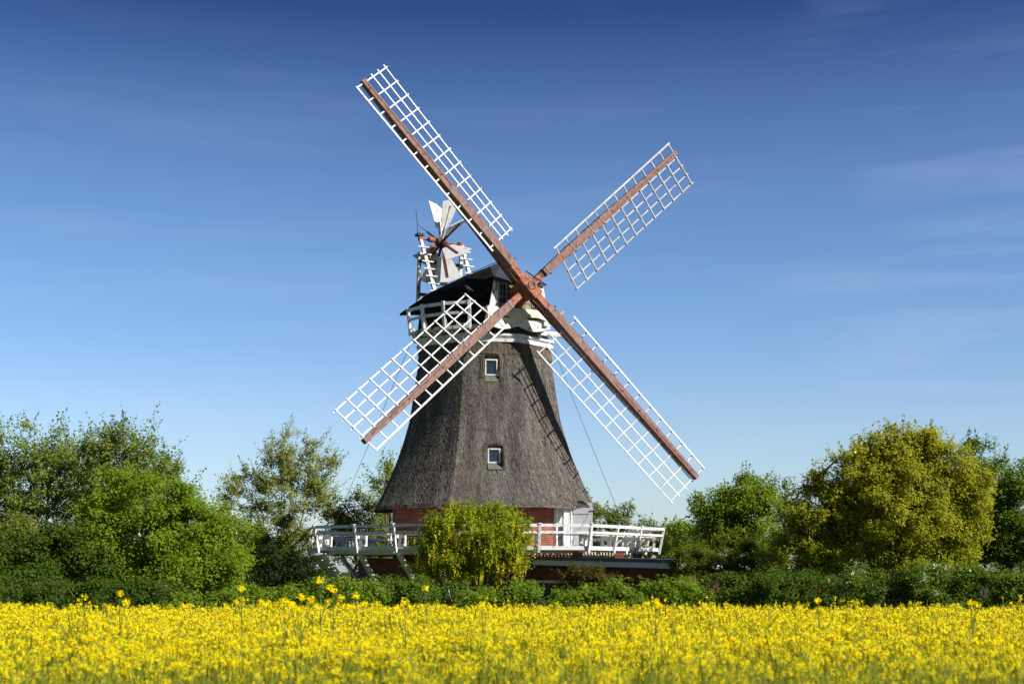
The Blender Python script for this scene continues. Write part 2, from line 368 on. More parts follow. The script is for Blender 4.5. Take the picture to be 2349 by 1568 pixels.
t = np.linspace(0, 1, nr) ** 1.0
PS, T = np.meshgrid(psi, t)
ZB = thatch_base(PS); Z = ZB + T * (11.80 - ZB)
RR = thatch_r(PS, Z)
fade = np.clip((11.8 - Z) / 1.0, 0, 1)
RR = RR + .035 * vnoise(PS * .16, Z * 1.3, 3) * fade + .014 * vnoise(PS * .9, Z * 3.2, 4) + rng.normal(0, .004, RR.shape) + .012 * vnoise(PS * 3.1, Z * 1.1, 6)
# shaggy rows: slight step where courses end
RR += .018 * (((Z * 1.9 + .25 * vnoise(PS * .3, Z, 8)) % 1.0) < .12) * fade
# collar band under the cap
RR += .05 * (Z > 11.18) * (Z < 11.77)
for (wp, z0, z1, hw) in WINS:
    s = (PS - wp) * math.pi / 180 * RR
    tgt = np.interp(z1, prof_z, prof_r) * math.cos(R(22.5)) - .10
    top = z1 + .06 + .08 * (1 - (s / (hw + .05)) ** 2)
    inside = (np.abs(s) < hw + .05) & (Z > z0 - .30) & (Z < top)
    RR = np.where(inside, np.minimum(RR, tgt), RR)
    brow = (np.abs(s) < hw + .22) & (Z > z0 - .1) & (Z < top + .16) & ~inside
    RR = np.where(brow, RR + .05, RR)
a = np.radians(PS)
X = AX + RR * np.sin(a); Yc = AY - RR * np.cos(a)
V = np.stack([X, Yc, Z], -1).reshape(-1, 3)
# eave thickness: two rings inside
r1 = RR[0] - .20; r2_ = np.full(nc, 4.0)
for rr, dz in ((r1, -.05), (r1 - .25, .10), (r2_, .35)):
    V = np.vstack([V, np.stack([AX + rr * np.sin(a[0]), AY - rr * np.cos(a[0]), ZB[0] + dz], -1)])
i0 = np.arange(nc); i1 = (i0 + 1) % nc
F = [np.stack([r * nc + i0, r * nc + i1, (r + 1) * nc + i1, (r + 1) * nc + i0], -1) for r in range(nr - 1)]
b0 = nr * nc
F.append(np.stack([b0 + i0, b0 + i1, i1, i0], -1))
F.append(np.stack([b0 + nc + i0, b0 + nc + i1, b0 + i1, b0 + i0], -1))
F.append(np.stack([b0 + 2 * nc + i0, b0 + 2 * nc + i1, b0 + nc + i1, b0 + nc + i0], -1))
F = np.vstack(F)
tower = mesh_np('thatched_body', V, F, M['thatch'], mill, smooth=True)
# reed ends lying on the surface (part of the thatch)
ns = 150000
ps = rng.uniform(-115, 125, ns); zb = thatch_base(ps)
zz = zb + (11.75 - zb) * rng.random(ns) ** 1.15
keep = np.ones(ns, bool)
for (wp, z0, z1, hw) in WINS:
    s = (ps - wp) * math.pi / 180 * 3.4
    keep &= ~((np.abs(s) < hw + .10) & (zz > z0 - .32) & (zz < z1 + .42))
ps, zz = ps[keep], zz[keep]; ns = len(ps)
ln = rng.uniform(.14, .38, ns); zt = np.maximum(zz - ln, thatch_base(ps) - .07)
wv = rng.uniform(.003, .008, ns); sk = rng.normal(0, .030, ns)
def sp(psd, z, off):
    r = thatch_r(psd, np.maximum(z, 4.55)) + off
    return np.stack([AX + r * np.sin(np.radians(psd)), AY - r * np.cos(np.radians(psd)), z], -1)
deg = lambda m, z: np.degrees(m / np.interp(z, prof_z, prof_r))
sV = np.stack([sp(ps - deg(wv, zz), zz, .0), sp(ps + deg(wv, zz), zz, .0), sp(ps + deg(wv + sk, zt), zt, rng.uniform(.006, .034, ns)), sp(ps - deg(wv - sk, zt), zt, rng.uniform(.006, .034, ns))], 1).reshape(-1, 3)
sF = np.arange(ns * 4).reshape(-1, 4)
st = np.repeat(np.clip(rng.normal(.5, .16, ns) + .30 * vnoise(ps * .30, zz * .8, 41) + .16 * vnoise(ps * 1.6, zz * .55, 42), 0, 1), 4)
so = mesh_np('reed_ends', sV, sF, M['straw'], tower, tint=st)
so['kind'] = 'stuff'

# --- windows of the body
for (wp, z0, z1, hw) in WINS:
    a_ = R(wp); nrm = Vector((math.sin(a_), -math.cos(a_), 0)); tx = Vector((math.cos(a_), math.sin(a_), 0))
    ap = np.interp(z1, prof_z, prof_r) * math.cos(R(22.5))
    c0 = A3 + nrm * (ap - .03)
    f = MB(); fw = .055
    for sx in (-1, 1): f.box(c0 + tx * sx * (hw - fw / 2) + Vector((0, 0, (z0 + z1) / 2)), (fw, .12, z1 - z0), tx, -nrm)
    f.box(c0 + Vector((0, 0, z1 - fw / 2)), (2 * hw - 2 * fw, .117, fw), tx, -nrm)
    f.box(c0 + Vector((0, 0, z0 + fw / 2)), (2 * hw - 2 * fw, .117, fw), tx, -nrm)
    wf = f.build('window', M['white'], mill)
    p = MB(); p.box(c0 - nrm * .02 + Vector((0, 0, (z0 + z1) / 2)), (2 * hw - 2 * fw, .02, z1 - z0 - 2 * fw), tx, -nrm)
    p.build('pane', M['glass'], wf)
    s_ = MB()
    rb = np.interp(z0 - .28, prof_z, prof_r) * math.cos(R(22.5)) + .06
    q0 = [c0 + tx * x + nrm * .03 + Vector((0, 0, z0 - .004 - d)) for x, d in ((-hw, 0), (hw, 0), (hw, .04), (-hw, .04))]
    q1 = [A3 + tx * x * 1.12 + nrm * rb + Vector((0, 0, z0 - .26 - d)) for x, d in ((-hw, 0), (hw, 0), (hw, .04), (-hw, .04))]
    s_.hexa(q0, q1); s_.build('sill', M['copper'], wf)

# --- white curb band at the top of the body
cb = MB()
def oct_ring(b, r0, r1, z0, z1, off):
    for k in range(8):
        o0, o1 = off + 45 * k, off + 45 * (k + 1)
        b.hexa([ring(r0, o0, z0), ring(r1, o0, z0), ring(r1, o0, z1), ring(r0, o0, z1)], [ring(r0, o1, z0), ring(r1, o1, z0), ring(r1, o1, z1), ring(r0, o1, z1)])
oct_ring(cb, 2.5, 3.16, 11.73, 11.87, OCT)
oct_ring(cb, 2.5, 3.10, 11.87, 11.99, OCT)
oct_ring(cb, 2.5, 3.20, 11.99, 12.08, OCT)
cb.build('white_curb_band', M['white'], mill)
cb = MB(); 
cb.tube([(AX, AY, 12.05), (AX, AY, 12.34)], 2.86, 40)
cb.build('curb_ring', M['iron'], mill)

# --- cap (rotated with the sails)
TH, PH = R(28.91), R(8.99)
fx = Vector((math.sin(TH), -math.cos(TH), 0)); fy = Vector((math.cos(TH), math.sin(TH), 0)); uz = Vector((0, 0, 1))
def cp(x, y, z): return A3 + fx * x + fy * y + uz * z
secs = [  # x, base half width, base z, knee hw, knee z, ridge z
 (3.10, 1.50, 12.62, 1.17, 14.36, 14.42),
 (1.46, 2.42, 12.50, 1.62, 14.62, 15.48),
 (0.0, 2.72, 12.45, 1.78, 14.62, 15.47),
 (-1.8, 2.42, 12.45, 1.78, 14.58, 15.42),
 (-2.9, 1.95, 12.60, 1.70, 14.52, 15.38)]
cap = MB()
def side_profile(bw, bz, kw, kz, rz):
    pts = []
    for s_ in (0, .25, .5, .75): pts.append((bw + (kw - bw) * (s_ ** 1.25), bz + (kz - bz) * s_))
    for s_ in (0, .35, .7, 1): pts.append((kw * (1 - s_), kz + (rz - kz) * (1 - (1 - s_) ** 1.15)))
    return [(-y, z) for y, z in pts] + [(y, z) for y, z in reversed(pts[:-1])]
rows = []
for (x, bw, bz, kw, kz, rz) in secs:
    rows.append([cp(x, y, z) for y, z in side_profile(bw, bz, kw, kz, rz)])
# interpolate smoothly between the sections
n = len(rows[0]); allv = [p for r_ in rows for p in r_]
cap.add(allv, [(i * n + j, i * n + j + 1, (i + 1) * n + j + 1, (i + 1) * n + j) for i in range(1, len(rows) - 1) for j in range(n - 1)])
cap.add(rows[-1], [tuple(range(n))])
# side between gable and second section (below the knee)
for j in range(n - 1):
    if j < 4 or j >= n - 5:
        cap.add([rows[0][j], rows[0][j + 1], rows[1][j + 1], rows[1][j]], [(0, 1, 2, 3)])
# rear overhang with thickness
def over(x, kw, kz, rz): return [cp(x, y, z) for y, z in [(-kw, kz), (-kw * .6, kz + (rz - kz) * .48), (0, rz), (kw * .6, kz + (rz - kz) * .48), (kw, kz)]]
o1, o2, o3 = over(-2.85, 1.86, 14.38, 15.40), over(-3.9, 1.80, 14.30, 15.16), over(-5.55, 1.62, 14.20, 14.36)
for p, q in ((o1, o2), (o2, o3)):
    for j in range(4):
        dz = uz * .10
        cap.hexa([p[j] - dz, p[j + 1] - dz, p[j + 1], p[j]], [q[j] - dz, q[j + 1] - dz, q[j + 1], q[j]])
capo = cap.build('cap_roof', M['felt'], mill, smooth=True)
# front hip
h = MB()
kL, kR, rg = rows[0][4], rows[0][n - 5], rows[1][n // 2]
ov = fx * .16 - uz * .06
for (pa, pb, pc, pd) in (((kL + ov - fy * .05), (kR + ov + fy * .05), rows[1][n - 5], rows[1][4]),):
    pass
h.add([kL + ov - fy * .08, kR + ov + fy * .08, rg + uz * .02, rows[1][6] + uz * .015, rows[1][n - 7] + uz * .015], [(0, 1, 2), (0, 2, 3), (1, 4, 2)])
sd = MB()
sd.add([kL + ov - fy * .08, rows[1][6] + uz * .015, rows[1][5], rows[1][4]], [(0, 1, 2), (0, 2, 3)]); sd.add([kR + ov + fy * .08, rows[1][n - 7] + uz * .015, rows[1][n - 6], rows[1][n - 5]], [(0, 2, 1), (0, 3, 2)])
sd.build('cap_side_sheet', M['felt'], capo)
h.add([kL + ov - fy * .08 - uz * .07, kR + ov + fy * .08 - uz * .07, kL + ov - fy * .08, kR + ov + fy * .08], [(0, 1, 3, 2)])
h.add([kL + ov - fy * .08 - uz * .07, kR + ov + fy * .08 - uz * .07, kR - uz * .05, kL - uz * .05], [(3, 2, 1, 0)])
h.build('cap_front_hip', M['feltgrey'], capo)
w = MB(); w.tube([cp(x, 0, z + .04 + .03 * (i % 2)) for i, (x, z) in enumerate([(1.5, 15.48), (.6, 15.5), (-.4, 15.5), (-1.4, 15.47), (-2.4, 15.44), (-3.2, 15.36)])], .018, 5)
w.build('ridge_cable', M['iron'], capo)

# gable front
gb = MB()
prf = side_profile(*secs[0][1:]); gp = [(y, z) for y, z in prf if z <= 14.37]
def gy(z, s_):           # gable half width at height z
    f_ = min(max((z - 12.62) / (14.36 - 12.62), 0), 1); return s_ * (1.50 + (1.17 - 1.50) * f_ ** 1.25)
def gpanel(b, y0f, y1f, z0, z1, x0=3.10, th=.06):
    zs = np.linspace(z0, z1, 4)
    for a_, b_ in zip(zs[:-1], zs[1:]):
        b.hexa([cp(x0, y0f(a_), a_), cp(x0 + th, y0f(a_), a_), cp(x0 + th, y1f(a_), a_), cp(x0, y1f(a_), a_)],
               [cp(x0, y0f(b_), b_), cp(x0 + th, y0f(b_), b_), cp(x0 + th, y1f(b_), b_), cp(x0, y1f(b_), b_)])
WY = .80; WH = .20
gz0, gz1 = 13.16, 14.36
gpanel(gb, lambda z: gy(z, -1), lambda z: -WY - WH, gz0, gz1)
gable = gb.build('gable_wall', M['worn'], mill)
gb = MB(); gpanel(gb, lambda z: WY + WH, lambda z: gy(z, 1), gz0, gz1); gb.build('gable_wall', M['worn'], mill)
gb = MB()
for i in range(5):
    z0 = gz0 + i * (gz1 - gz0) / 5
    gpanel(gb, lambda z: -WY + WH, lambda z: WY - WH, z0 + .004, z0 + (gz1 - gz0) / 5, 3.10, .055 + .012 * (i % 2))
for s_ in (-1, 1):
    gpanel(gb, lambda z: s_ * WY - WH, lambda z: s_ * WY + WH, gz0, 13.26, 3.10, .05)
    gpanel(gb, lambda z: s_ * WY - WH, lambda z: s_ * WY + WH, 14.19, gz1, 3.10, .05)
gb.build('mossy_board_panel', M['moss'], gable)
# backing behind the gable
bk = MB(); bk.add([cp(3.05, gy(12.7, -1), 12.7), cp(3.05, gy(12.7, 1), 12.7), cp(3.05, gy(14.3, 1), 14.3), cp(3.05, gy(14.3, -1), 14.3)], [(0, 1, 2, 3)])
bk.build('gable_backing', M['iron'], gable)
for s_ in (-1, 1):
    f = MB(); z0, z1 = 13.27, 14.18; cyy = s_ * WY; hw = WH - .01; fw = .045
    for q in (-1, 1): f.box(cp(3.15, cyy + q * (hw - fw / 2), (z0 + z1) / 2), (fw, .10, z1 - z0), fy, -fx)
    for zc in (z0 + fw / 2, z1 - fw / 2): f.box(cp(3.15, cyy, zc), (2 * hw - 2 * fw, .097, fw), fy, -fx)
    f.box(cp(3.165, cyy, (z0 + z1) / 2), (.025, .04, z1 - z0 - 2 * fw), fy, -fx)
    for zc in (z0 + (z1 - z0) * .36, z0 + (z1 - z0) * .67): f.box(cp(3.165, cyy, zc), (2 * hw - 2 * fw, .034, .022), fy, -fx)
    wf = f.build('cap_window', M['greyframe'], mill)
    p = MB(); p.box(cp(3.13, cyy, (z0 + z1) / 2), (2 * hw - 2 * fw, .015, z1 - z0 - 2 * fw), fy, -fx); p.build('pane', M['glassdark'], wf)
# cornice boards
c = MB()
def wavy(b, x0, th, ztop, zbot, waves, y0=-1.56, y1=1.56, nn=64):
    ys = np.linspace(y0, y1, nn)
    for a_, b_ in zip(ys[:-1], ys[1:]):
        za, zb_ = zbot(a_), zbot(b_)
        b.hexa([cp(x0, a_, za), cp(x0 + th, a_, za), cp(x0 + th, a_, ztop), cp(x0, a_, ztop)], [cp(x0, b_, zb_), cp(x0 + th, b_, zb_), cp(x0 + th, b_, ztop), cp(x0, b_, ztop)])
c.hexa([cp(3.0, -1.56, 12.97), cp(3.24, -1.56, 12.97), cp(3.24, 1.56, 12.97), cp(3.0, 1.56, 12.97)], [cp(3.0, -1.54, 13.158), cp(3.21, -1.54, 13.158), cp(3.21, 1.54, 13.158), cp(3.0, 1.54, 13.158)])
wavy(c, 3.12, .16, 12.967, lambda y: 12.70 + .15 * max(0, math.cos((abs(y) - .78) * 3.6)) ** 1.2 - .03 * math.cos(y * 8), 2)
corn = c.build('scalloped_cornice', M['cream'], mill)
c = MB()
wavy(c, 3.02, .12, 12.74, lambda y: 12.40 - .16 * max(0, math.cos((abs(y) - .78) * 2.2)), 2)
c.build('lower_scalloped_board', M['white'], corn)
for yy in (0.02, 1.30, -1.30):
    c = MB(); c.box(cp(3.19, yy, 12.60), (.22, .14, .19), fy, -fx); c.build('corbel_block', M['cream'], corn, bevel=.012)
# heavy beams under the cap, side ends poking out on the right
c = MB(); c.beam(cp(2.3, -2.5, 12.36), cp(2.3, 2.75, 12.36), .26, .2)
c.beam(cp(-2.4, -2.3, 12.4), cp(-2.4, 2.3, 12.4), .26, .2); c.beam(cp(.6, 2.0, 12.42), cp(.4, 3.3, 12.36), .16, .16); c.beam(cp(1.6, 2.2, 12.8), cp(2.1, 2.9, 13.45), .12, .14)
c.build('cap_beams', M['worn'], mill)

# cap balcony on the left
BR = 3.52
bal = MB()
angs = [-9, -27.5, -46, -64.5]
for a0, a1 in zip(angs[:-1], angs[1:]):
    bal.hexa([ring(2.75, a0, 12.20), ring(BR + .10, a0, 12.20), ring(BR + .10, a0, 12.34), ring(2.75, a0, 12.34)], [ring(2.75, a1, 12.20), ring(BR + .10, a1, 12.20), ring(BR + .10, a1, 12.34), ring(2.75, a1, 12.34)])
for a0 in (-12, -24, -36, -48, -60): bal.beam(ring(2.4, a0, 12.12), ring(BR + .02, a0, 12.12), .10, .14)
balo = bal.build('cap_balcony', M['worn'], mill)
for a0 in angs:
    p = MB(); p.beam(ring(BR, a0, 12.22), ring(BR + .14, a0, 13.40), .13, .12, ring(1, a0, 0) - A3)
    p.beam(ring(BR - .22, a0, 12.345), ring(BR + .05, a0, 12.9), .06, .06); p.build('post', M['white'], balo, bevel=.01)
for nm, dz, rr, hh in (('handrail', 13.30, BR + .13, .13), ('mid_rail', 12.88, BR + .08, .12)):
    p = MB()
    for a0, a1 in zip(angs[:-1], angs[1:]):
        q = lambda a: [ring(rr - .03, a, dz - hh / 2), ring(rr + .03, a, dz - hh / 2), ring(rr + .03, a, dz + hh / 2), ring(rr - .03, a, dz + hh / 2)]
        p.hexa(q(a0), q(a1))
    p.build(nm, M['white'], balo)

# --- sails
nvec = Vector((math.sin(TH) * math.cos(PH), -math.cos(TH) * math.cos(PH), math.sin(PH)))
HUB = A3 + fx * 4.26 + uz * 13.97
hvec = fy.copy(); vvec = nvec.cross(hvec); vvec = vvec if vvec.z > 0 else -vvec
AL = R(41.42); LEN = 10.85
UR = hvec * math.cos(AL) + vvec * math.sin(AL); UL = -hvec * math.sin(AL) + vvec * math.cos(AL)
# windshaft and poll end
HB = HUB - nvec * .12
wsft = MB(); wsft.tube([HB - nvec * 2.4, HB - nvec * .9], [.34, .36], 16); wo = wsft.build('windshaft', M['rust'], mill, smooth=True)
pe = MB(); pe.box(HB - nvec * .62, (.84, .84, .86), UR, UL); pe.build('poll_end', M['rust'], wo, bevel=.16)
pe = MB(); pe.box(HB - nvec * .06, (.50, 1.02, .34), UR, UL); pe.build('poll_plate', M['rust'], wo, bevel=.03)
pe = MB()
for i in range(20):
    t0, t1 = 2 * math.pi * i / 24 + 1, 2 * math.pi * (i + 1) / 24 + 1
    pe.tube([HB + nvec * .125 + UR * .17 * math.cos(t0) + UL * .17 * math.sin(t0), HB + nvec * .125 + UR * .17 * math.cos(t1) + UL * .17 * math.sin(t1)], .014, 5)
pe.build('poll_ring', M['iron'], wo)
pe = MB(); pe.tube([HB + UL * .62 + UR * .30 + nvec * .02, HB + UR * .62 - UL * .42 + nvec * .10], .026, 6); pe.build('brake_lever', M['iron'], wo)

def sail(axis, dep, white, CONE):
    wd = axis.cross(nvec).normalized()
    off = nvec * dep
    P = lambda r: HUB + axis * r + nvec * (CONE * r / LEN) + off       # front face of the stock
    s = MB()
    prof = [(1.15, .33, .46), (3.0, .37, .50), (5.5, .34, .46), (8.0, .28, .37), (LEN, .21, .24)]
    depth = lambda r: float(np.interp(r, [p[0] for p in prof], [p[2] for p in prof]))
    for (r0, w0, d0), (r1, w1, d1) in zip(prof[:-1], prof[1:]):
        s.beam(P(r0) - nvec * d0 / 2, P(r1) - nvec * d1 / 2, w0, d0, nvec, w1, d1)
    so = s.build('sail', M['stock'], mill)
    m_ = MB(); m_.beam(P(.2) - nvec * .24, P(1.6) - nvec * .25, .27, .30, nvec, .30, .30); m_.build('iron_stock_end', M['rust'], so)
    m_ = MB(); m_.beam(P(.45) - nvec * .72 - wd * .03, P(6.2) - nvec * .50 - wd * .02, .15, .22, nvec, .12, .10); m_.build('backing_spar', M['fanwood'], so)
    m_ = MB(); m_.beam(P(.45) - nvec * .60 - wd * .12, P(2.6) - nvec * .55 - wd * .14, .03, .12, nvec); m_.build('side_plate', M['rust'], so)
    for r in (1.32, 3.05, 4.4, 5.15):
        k = MB(); wl = float(np.interp(r, [p[0] for p in prof], [p[1] for p in prof])) + .015; c_ = P(r) + nvec * .008
        k.box(c_, (.055, wl, .022), axis, wd)
        for q in (-1, 1): k.box(c_ + wd * q * (wl / 2) - nvec * .25, (.05, .02, .52), axis, wd); k.box(c_ + wd * q * (wl / 2 + .02), (.07, .06, .06), axis, wd, 1)
        k.build('strap', [M['strap'], M['iron']], so)
    k = MB()
    for r in (5.9, 7.0, 8.1, 9.3, 10.4): k.box(P(r), (.06, .05, .05), axis, wd)
    k.tube([P(5.3) + nvec * .006 + wd * .06, P(8.0) + nvec * .006 + wd * .05, P(10.6) + nvec * .006 + wd * .02], .010, 4)
    k.build('bolts_and_wire', M['iron'], so)
    # lattice
    nb = 13; pitch = .70; rin = LEN - .12 - pitch * (nb - 1)
    Wd, Nw = 1.60, .54
    lat = MB(); wvec = {}
    def wdir(r):
        tw = R(19 - 9.0 * (r - rin) / (LEN - rin)); return wd * math.cos(tw) - nvec * math.sin(tw)
    lead = MB()
    for i in range(nb):
        r = rin + i * pitch; wv_ = wdir(r); nn_ = axis.cross(wv_).normalized()
        if nn_.dot(nvec) < 0: nn_ = -nn_
        c_ = P(r) - nvec * .12
        jit = rnd.uniform(-.012, .012)
        lat.beam(c_ + axis * jit + wv_ * .10, c_ + wv_ * (Wd + .06), .052, .045, nn_)
        lead.beam(c_ - wv_ * .10, c_ - wv_ * (Nw + .03), .052, .045, nn_)
    for f_ in (.21, .21 + (Wd - .21) / 3, .21 + 2 * (Wd - .21) / 3, Wd):
        for i in range(nb - 1):
            ra, rb_ = rin + i * pitch, rin + (i + 1) * pitch
            if i == 0: ra -= .10 + rnd.uniform(0, .04)
            if i == nb - 2: rb_ += .12 + rnd.uniform(0, .05)
            lat.beam(P(ra) - nvec * .175 + wdir(ra) * f_, P(rb_) - nvec * .175 + wdir(rb_) * f_, .052, .036, nvec)
    lat.build('lattice', M[white], so)
    for i in range(nb - 1):
        ra, rb_ = rin + i * pitch, rin + (i + 1) * pitch
        if i == 0: ra -= .18
        if i == nb - 2: rb_ += .05
        lead.beam(P(ra) - nvec * .07 - wdir(ra) * Nw, P(rb_) - nvec * .07 - wdir(rb_) * Nw, .072, .035, nvec)
    lead.build('leading_board', M[white], so)
    corner = P(rin - .1) + wdir(rin) * Wd
    return so, corner
s1, _ = sail(UL, .0, 'sailwhite', .02)
s2, _ = sail(-UL, .0, 'sailwhite', .55)
s3, _ = sail(UR, -.28, 'sailgrey', .56)
s4, bird_at = sail(-UR, -.28, 'sailwhite', .65)

# --- fantail
FC = cp(-4.35, -.05, 17.55)
ff = MB()
for y in (-1.12, 1.05):
    top = cp(-4.35, y, 17.62)
    ff.beam(cp(-4.62, y, 14.25), cp(-4.42, y, 17.0), .15, .15, fx)
    ff.beam(cp(-2.72, y * .95, 14.55), top, .17, .14, fx, .14, .12)
ffo = ff.build('fantail_frame', M['worn'], mill)
k = MB(); k.beam(cp(-4.35, -1.2, 16.55), cp(-4.35, 1.15, 16.55), .13, .13); k.build('crossbeam', M['fanwood'], ffo)
k = MB(); k.beam(cp(-4.5, -1.1, 15.0), cp(-4.5, 1.1, 15.0), .1, .14)
k.build('crossbeam', M['fanwood'], ffo)
for y in (-1.12, 1.05):
    for i in range(7):
        f_ = .10 + i * .125
        if y > 0 and i < 1: continue
        p0 = cp(-2.72, y * .95, 14.55).lerp(cp(-4.35, y, 17.62), f_) + fx * .12
        k = MB(); k.beam(p0 - fy * .30, p0 + fy * .30, .05, .045, fx); k.build('rung', M['white'], ffo)
k = MB(); k.tube([cp(-4.35, -1.15, 17.62), cp(-4.35, 1.1, 17.55)], .05, 10); k.tube([cp(-4.35, -1.2, 17.62), cp(-4.35, -.98, 17.61)], .11, 12); k.tube([cp(-4.35, .85, 17.56), cp(-4.35, 1.12, 17.55)], .12, 12)
k.tube([cp(-4.2, -.75, 17.60), cp(-4.2, -.45, 17.60)], .13, 12); k.tube([cp(-4.05, -.62, 17.45), cp(-3.9, -.85, 16.6)], .035, 8); k.tube([cp(-4.0, -.80, 17.1), cp(-4.0, -.55, 17.1)], .14, 12)
k.build('fan_axle', M['rust'], ffo)
k = MB(); k.box(cp(-4.4, -1.14, 17.80), (.34, .34, .12), fx, fy); k.build('post_cap', M['iron'], ffo)
k = MB(); k.tube([cp(-4.45, -1.2, 17.8), cp(-4.5, -1.28, 19.0)], .016, 5); k.build('lightning_rod', M['iron'], ffo)
fh = MB(); fh.tube([FC - fy * .22, FC + fy * .22], .20, 16); fan = fh.build('fantail', M['fanwood'], mill)
for i in range(8):
    th = R(90 + 16 + 45 * i)
    dr = fx * math.cos(th) + uz * math.sin(th)          # radial direction in the fan's plane
    tg = -fx * math.sin(th) + uz * math.cos(th)         # tangent
    tw = R(60); u = (tg * math.cos(tw) + fy * math.sin(tw)).normalized(); nb_ = dr.cross(u).normalized()
    upper = math.sin(th) > .3
    b = MB()
    pl = [FC + dr * .74 - u * .24, FC + dr * .74 + u * .32, FC + dr * 1.96 + u * .78, FC + dr * 2.10 + u * .10, FC + dr * 2.03 - u * .60]
    b.poly_prism(pl, nb_ * .025)
    bo = b.build('fan_blade', M['blade'], fan)
    if i in (0, 1, 7): pass
    sp_ = MB(); sp_.beam(FC + dr * .1 + u * .04, FC + dr * 1.86 + u * .10, .115, .10, nb_)
    sp_.build('spar', M['worn'] if i in (0, 7) else M['fanwood'], bo)

# --- ropes
for nm, p0, p1 in (('rope', cp(.5, 3.15, 12.35), ring(6.9, 58, 3.95)), ('rope', ring(3.3, -70, 12.2), ring(6.6, -77, 3.95))):
    k = MB(); k.tube([p0, p0.lerp(p1, .5) - uz * .08, p1], .011, 4); k.build(nm, M['iron'], mill)

# --- door on the right face of the brick wall
dn = Vector((math.sin(R(52)), -math.cos(R(52)), 0)); dt = Vector((math.cos(R(52)), math.sin(R(52)), 0)); ap = 4.25 * math.cos(R(22.5)) + .03
dp = lambda t_, o_, z: A3 + dn * (ap + o_) + dt * t_ + uz * z
dz0, dz1 = 3.0, 4.98
d = MB()
for t_ in (-.10, .42, .98): d.box(dp(t_, .03, (dz0 + dz1) / 2), (.09, .14, dz1 - dz0), dt, -dn)
d.box(dp(.44, .03, dz1 + .045), (1.17, .137, .09), dt, -dn)
dfo = d.build('door_frame', M['white'], mill)
d = MB(); d.box(dp(.70, .0, (dz0 + dz1) / 2), (.46, .06, dz1 - dz0 - .01), dt, -dn); d.build('door_panel', M['greydoor'], dfo)
d = MB(); d.box(dp(.16, .01, (dz0 + dz1) / 2), (.42, .02, dz1 - dz0 - .02), dt, -dn); d.build('pane', M['glass'], dfo)
d = MB()
for i in range(14):
    t0 = -.04 + i * .029; d.box(dp(t0, .026 + .006 * (i % 2), 4.47), (.0285, .012, .86), dt, -dn)
d.build('curtain', M['curtain'], dfo)
hg = dp(1.03, .10, 0); lx = Vector((1, -.06, 0)).normalized(); ly = Vector((.06, 1, 0)).normalized()
d = MB()
for i in range(6): d.box(hg + lx * (.075 + i * .142) + uz * 3.98 - ly * 0, (.139, .045, 1.93), lx, ly)
lf = d.build('door', M['greydoor'], mill)
d = MB()
for z in (4.60, 3.25): d.box(hg + lx * .43 - ly * .037 + uz * z, (.80, .028, .26), lx, ly)
d.beam(hg + lx * .10 - ly * .037 + uz * 3.40, hg + lx * .76 - ly * .037 + uz * 4.45, .12, .028, ly)
d.build('ledges_and_brace', M['greydoor'], lf)
d = MB(); d.box(hg + lx * .78 - ly * .055 + uz * 4.58, (.16, .03, .05), lx, ly); d.build('hinge', M['iron'], lf)
d = MB(); d.box(hg + lx * .8 - ly * .055 + uz * 3.85, (.05, .04, .1), lx, ly); d.build('latch', M['iron'], lf)
# downpipe and door strip on the left of the brick wall
d = MB(); d.tube([ring(4.32, -68, 3.0), ring(4.32, -68, 4.75)], .03, 6); d.build('cable', M['iron'], mill)
d = MB(); d.beam(ring(4.20, -105, 3.0), ring(4.20, -105, 4.75), .22, .12); d.build('white_corner_board', M['white'], mill)

# --- gallery
GR, DZ = 7.78, 2.98
dk = MB()
GC = Vector((AX - .17, AY, 0))
def gpt(k): return ring(GR, GAL + 45 * k, 0) + GC - A3
for k in range(8):
    p, q = gpt(k), gpt(k + 1); e = (q - p); Ls = e.length; e.normalize(); inn = Vector((-e.y, e.x, 0));
    mid = (p + q) / 2; inn = inn if inn.dot(A3 - mid) > 0 else -inn
    npl = 24; wpl = Ls / npl
    for i in range(npl):
        c_ = (i + .5) * wpl; dl = min(3.6, min(c_, Ls - c_) * math.tan(R(67.5)) - .02)
        if dl < .15: continue
        a_ = p + e * (i * wpl + .036); b_ = p + e * ((i + 1) * wpl - .036)
        dz_ = rnd.uniform(-.004, .004)
        q0 = [a_ + uz * (DZ - .028 + dz_), b_ + uz * (DZ - .028 + dz_), b_ + uz * (DZ + dz_), a_ + uz * (DZ + dz_)]
        dk.hexa(q0, [v + inn * dl for v in q0])
gal = dk.build('gallery', M['worn'], mill)
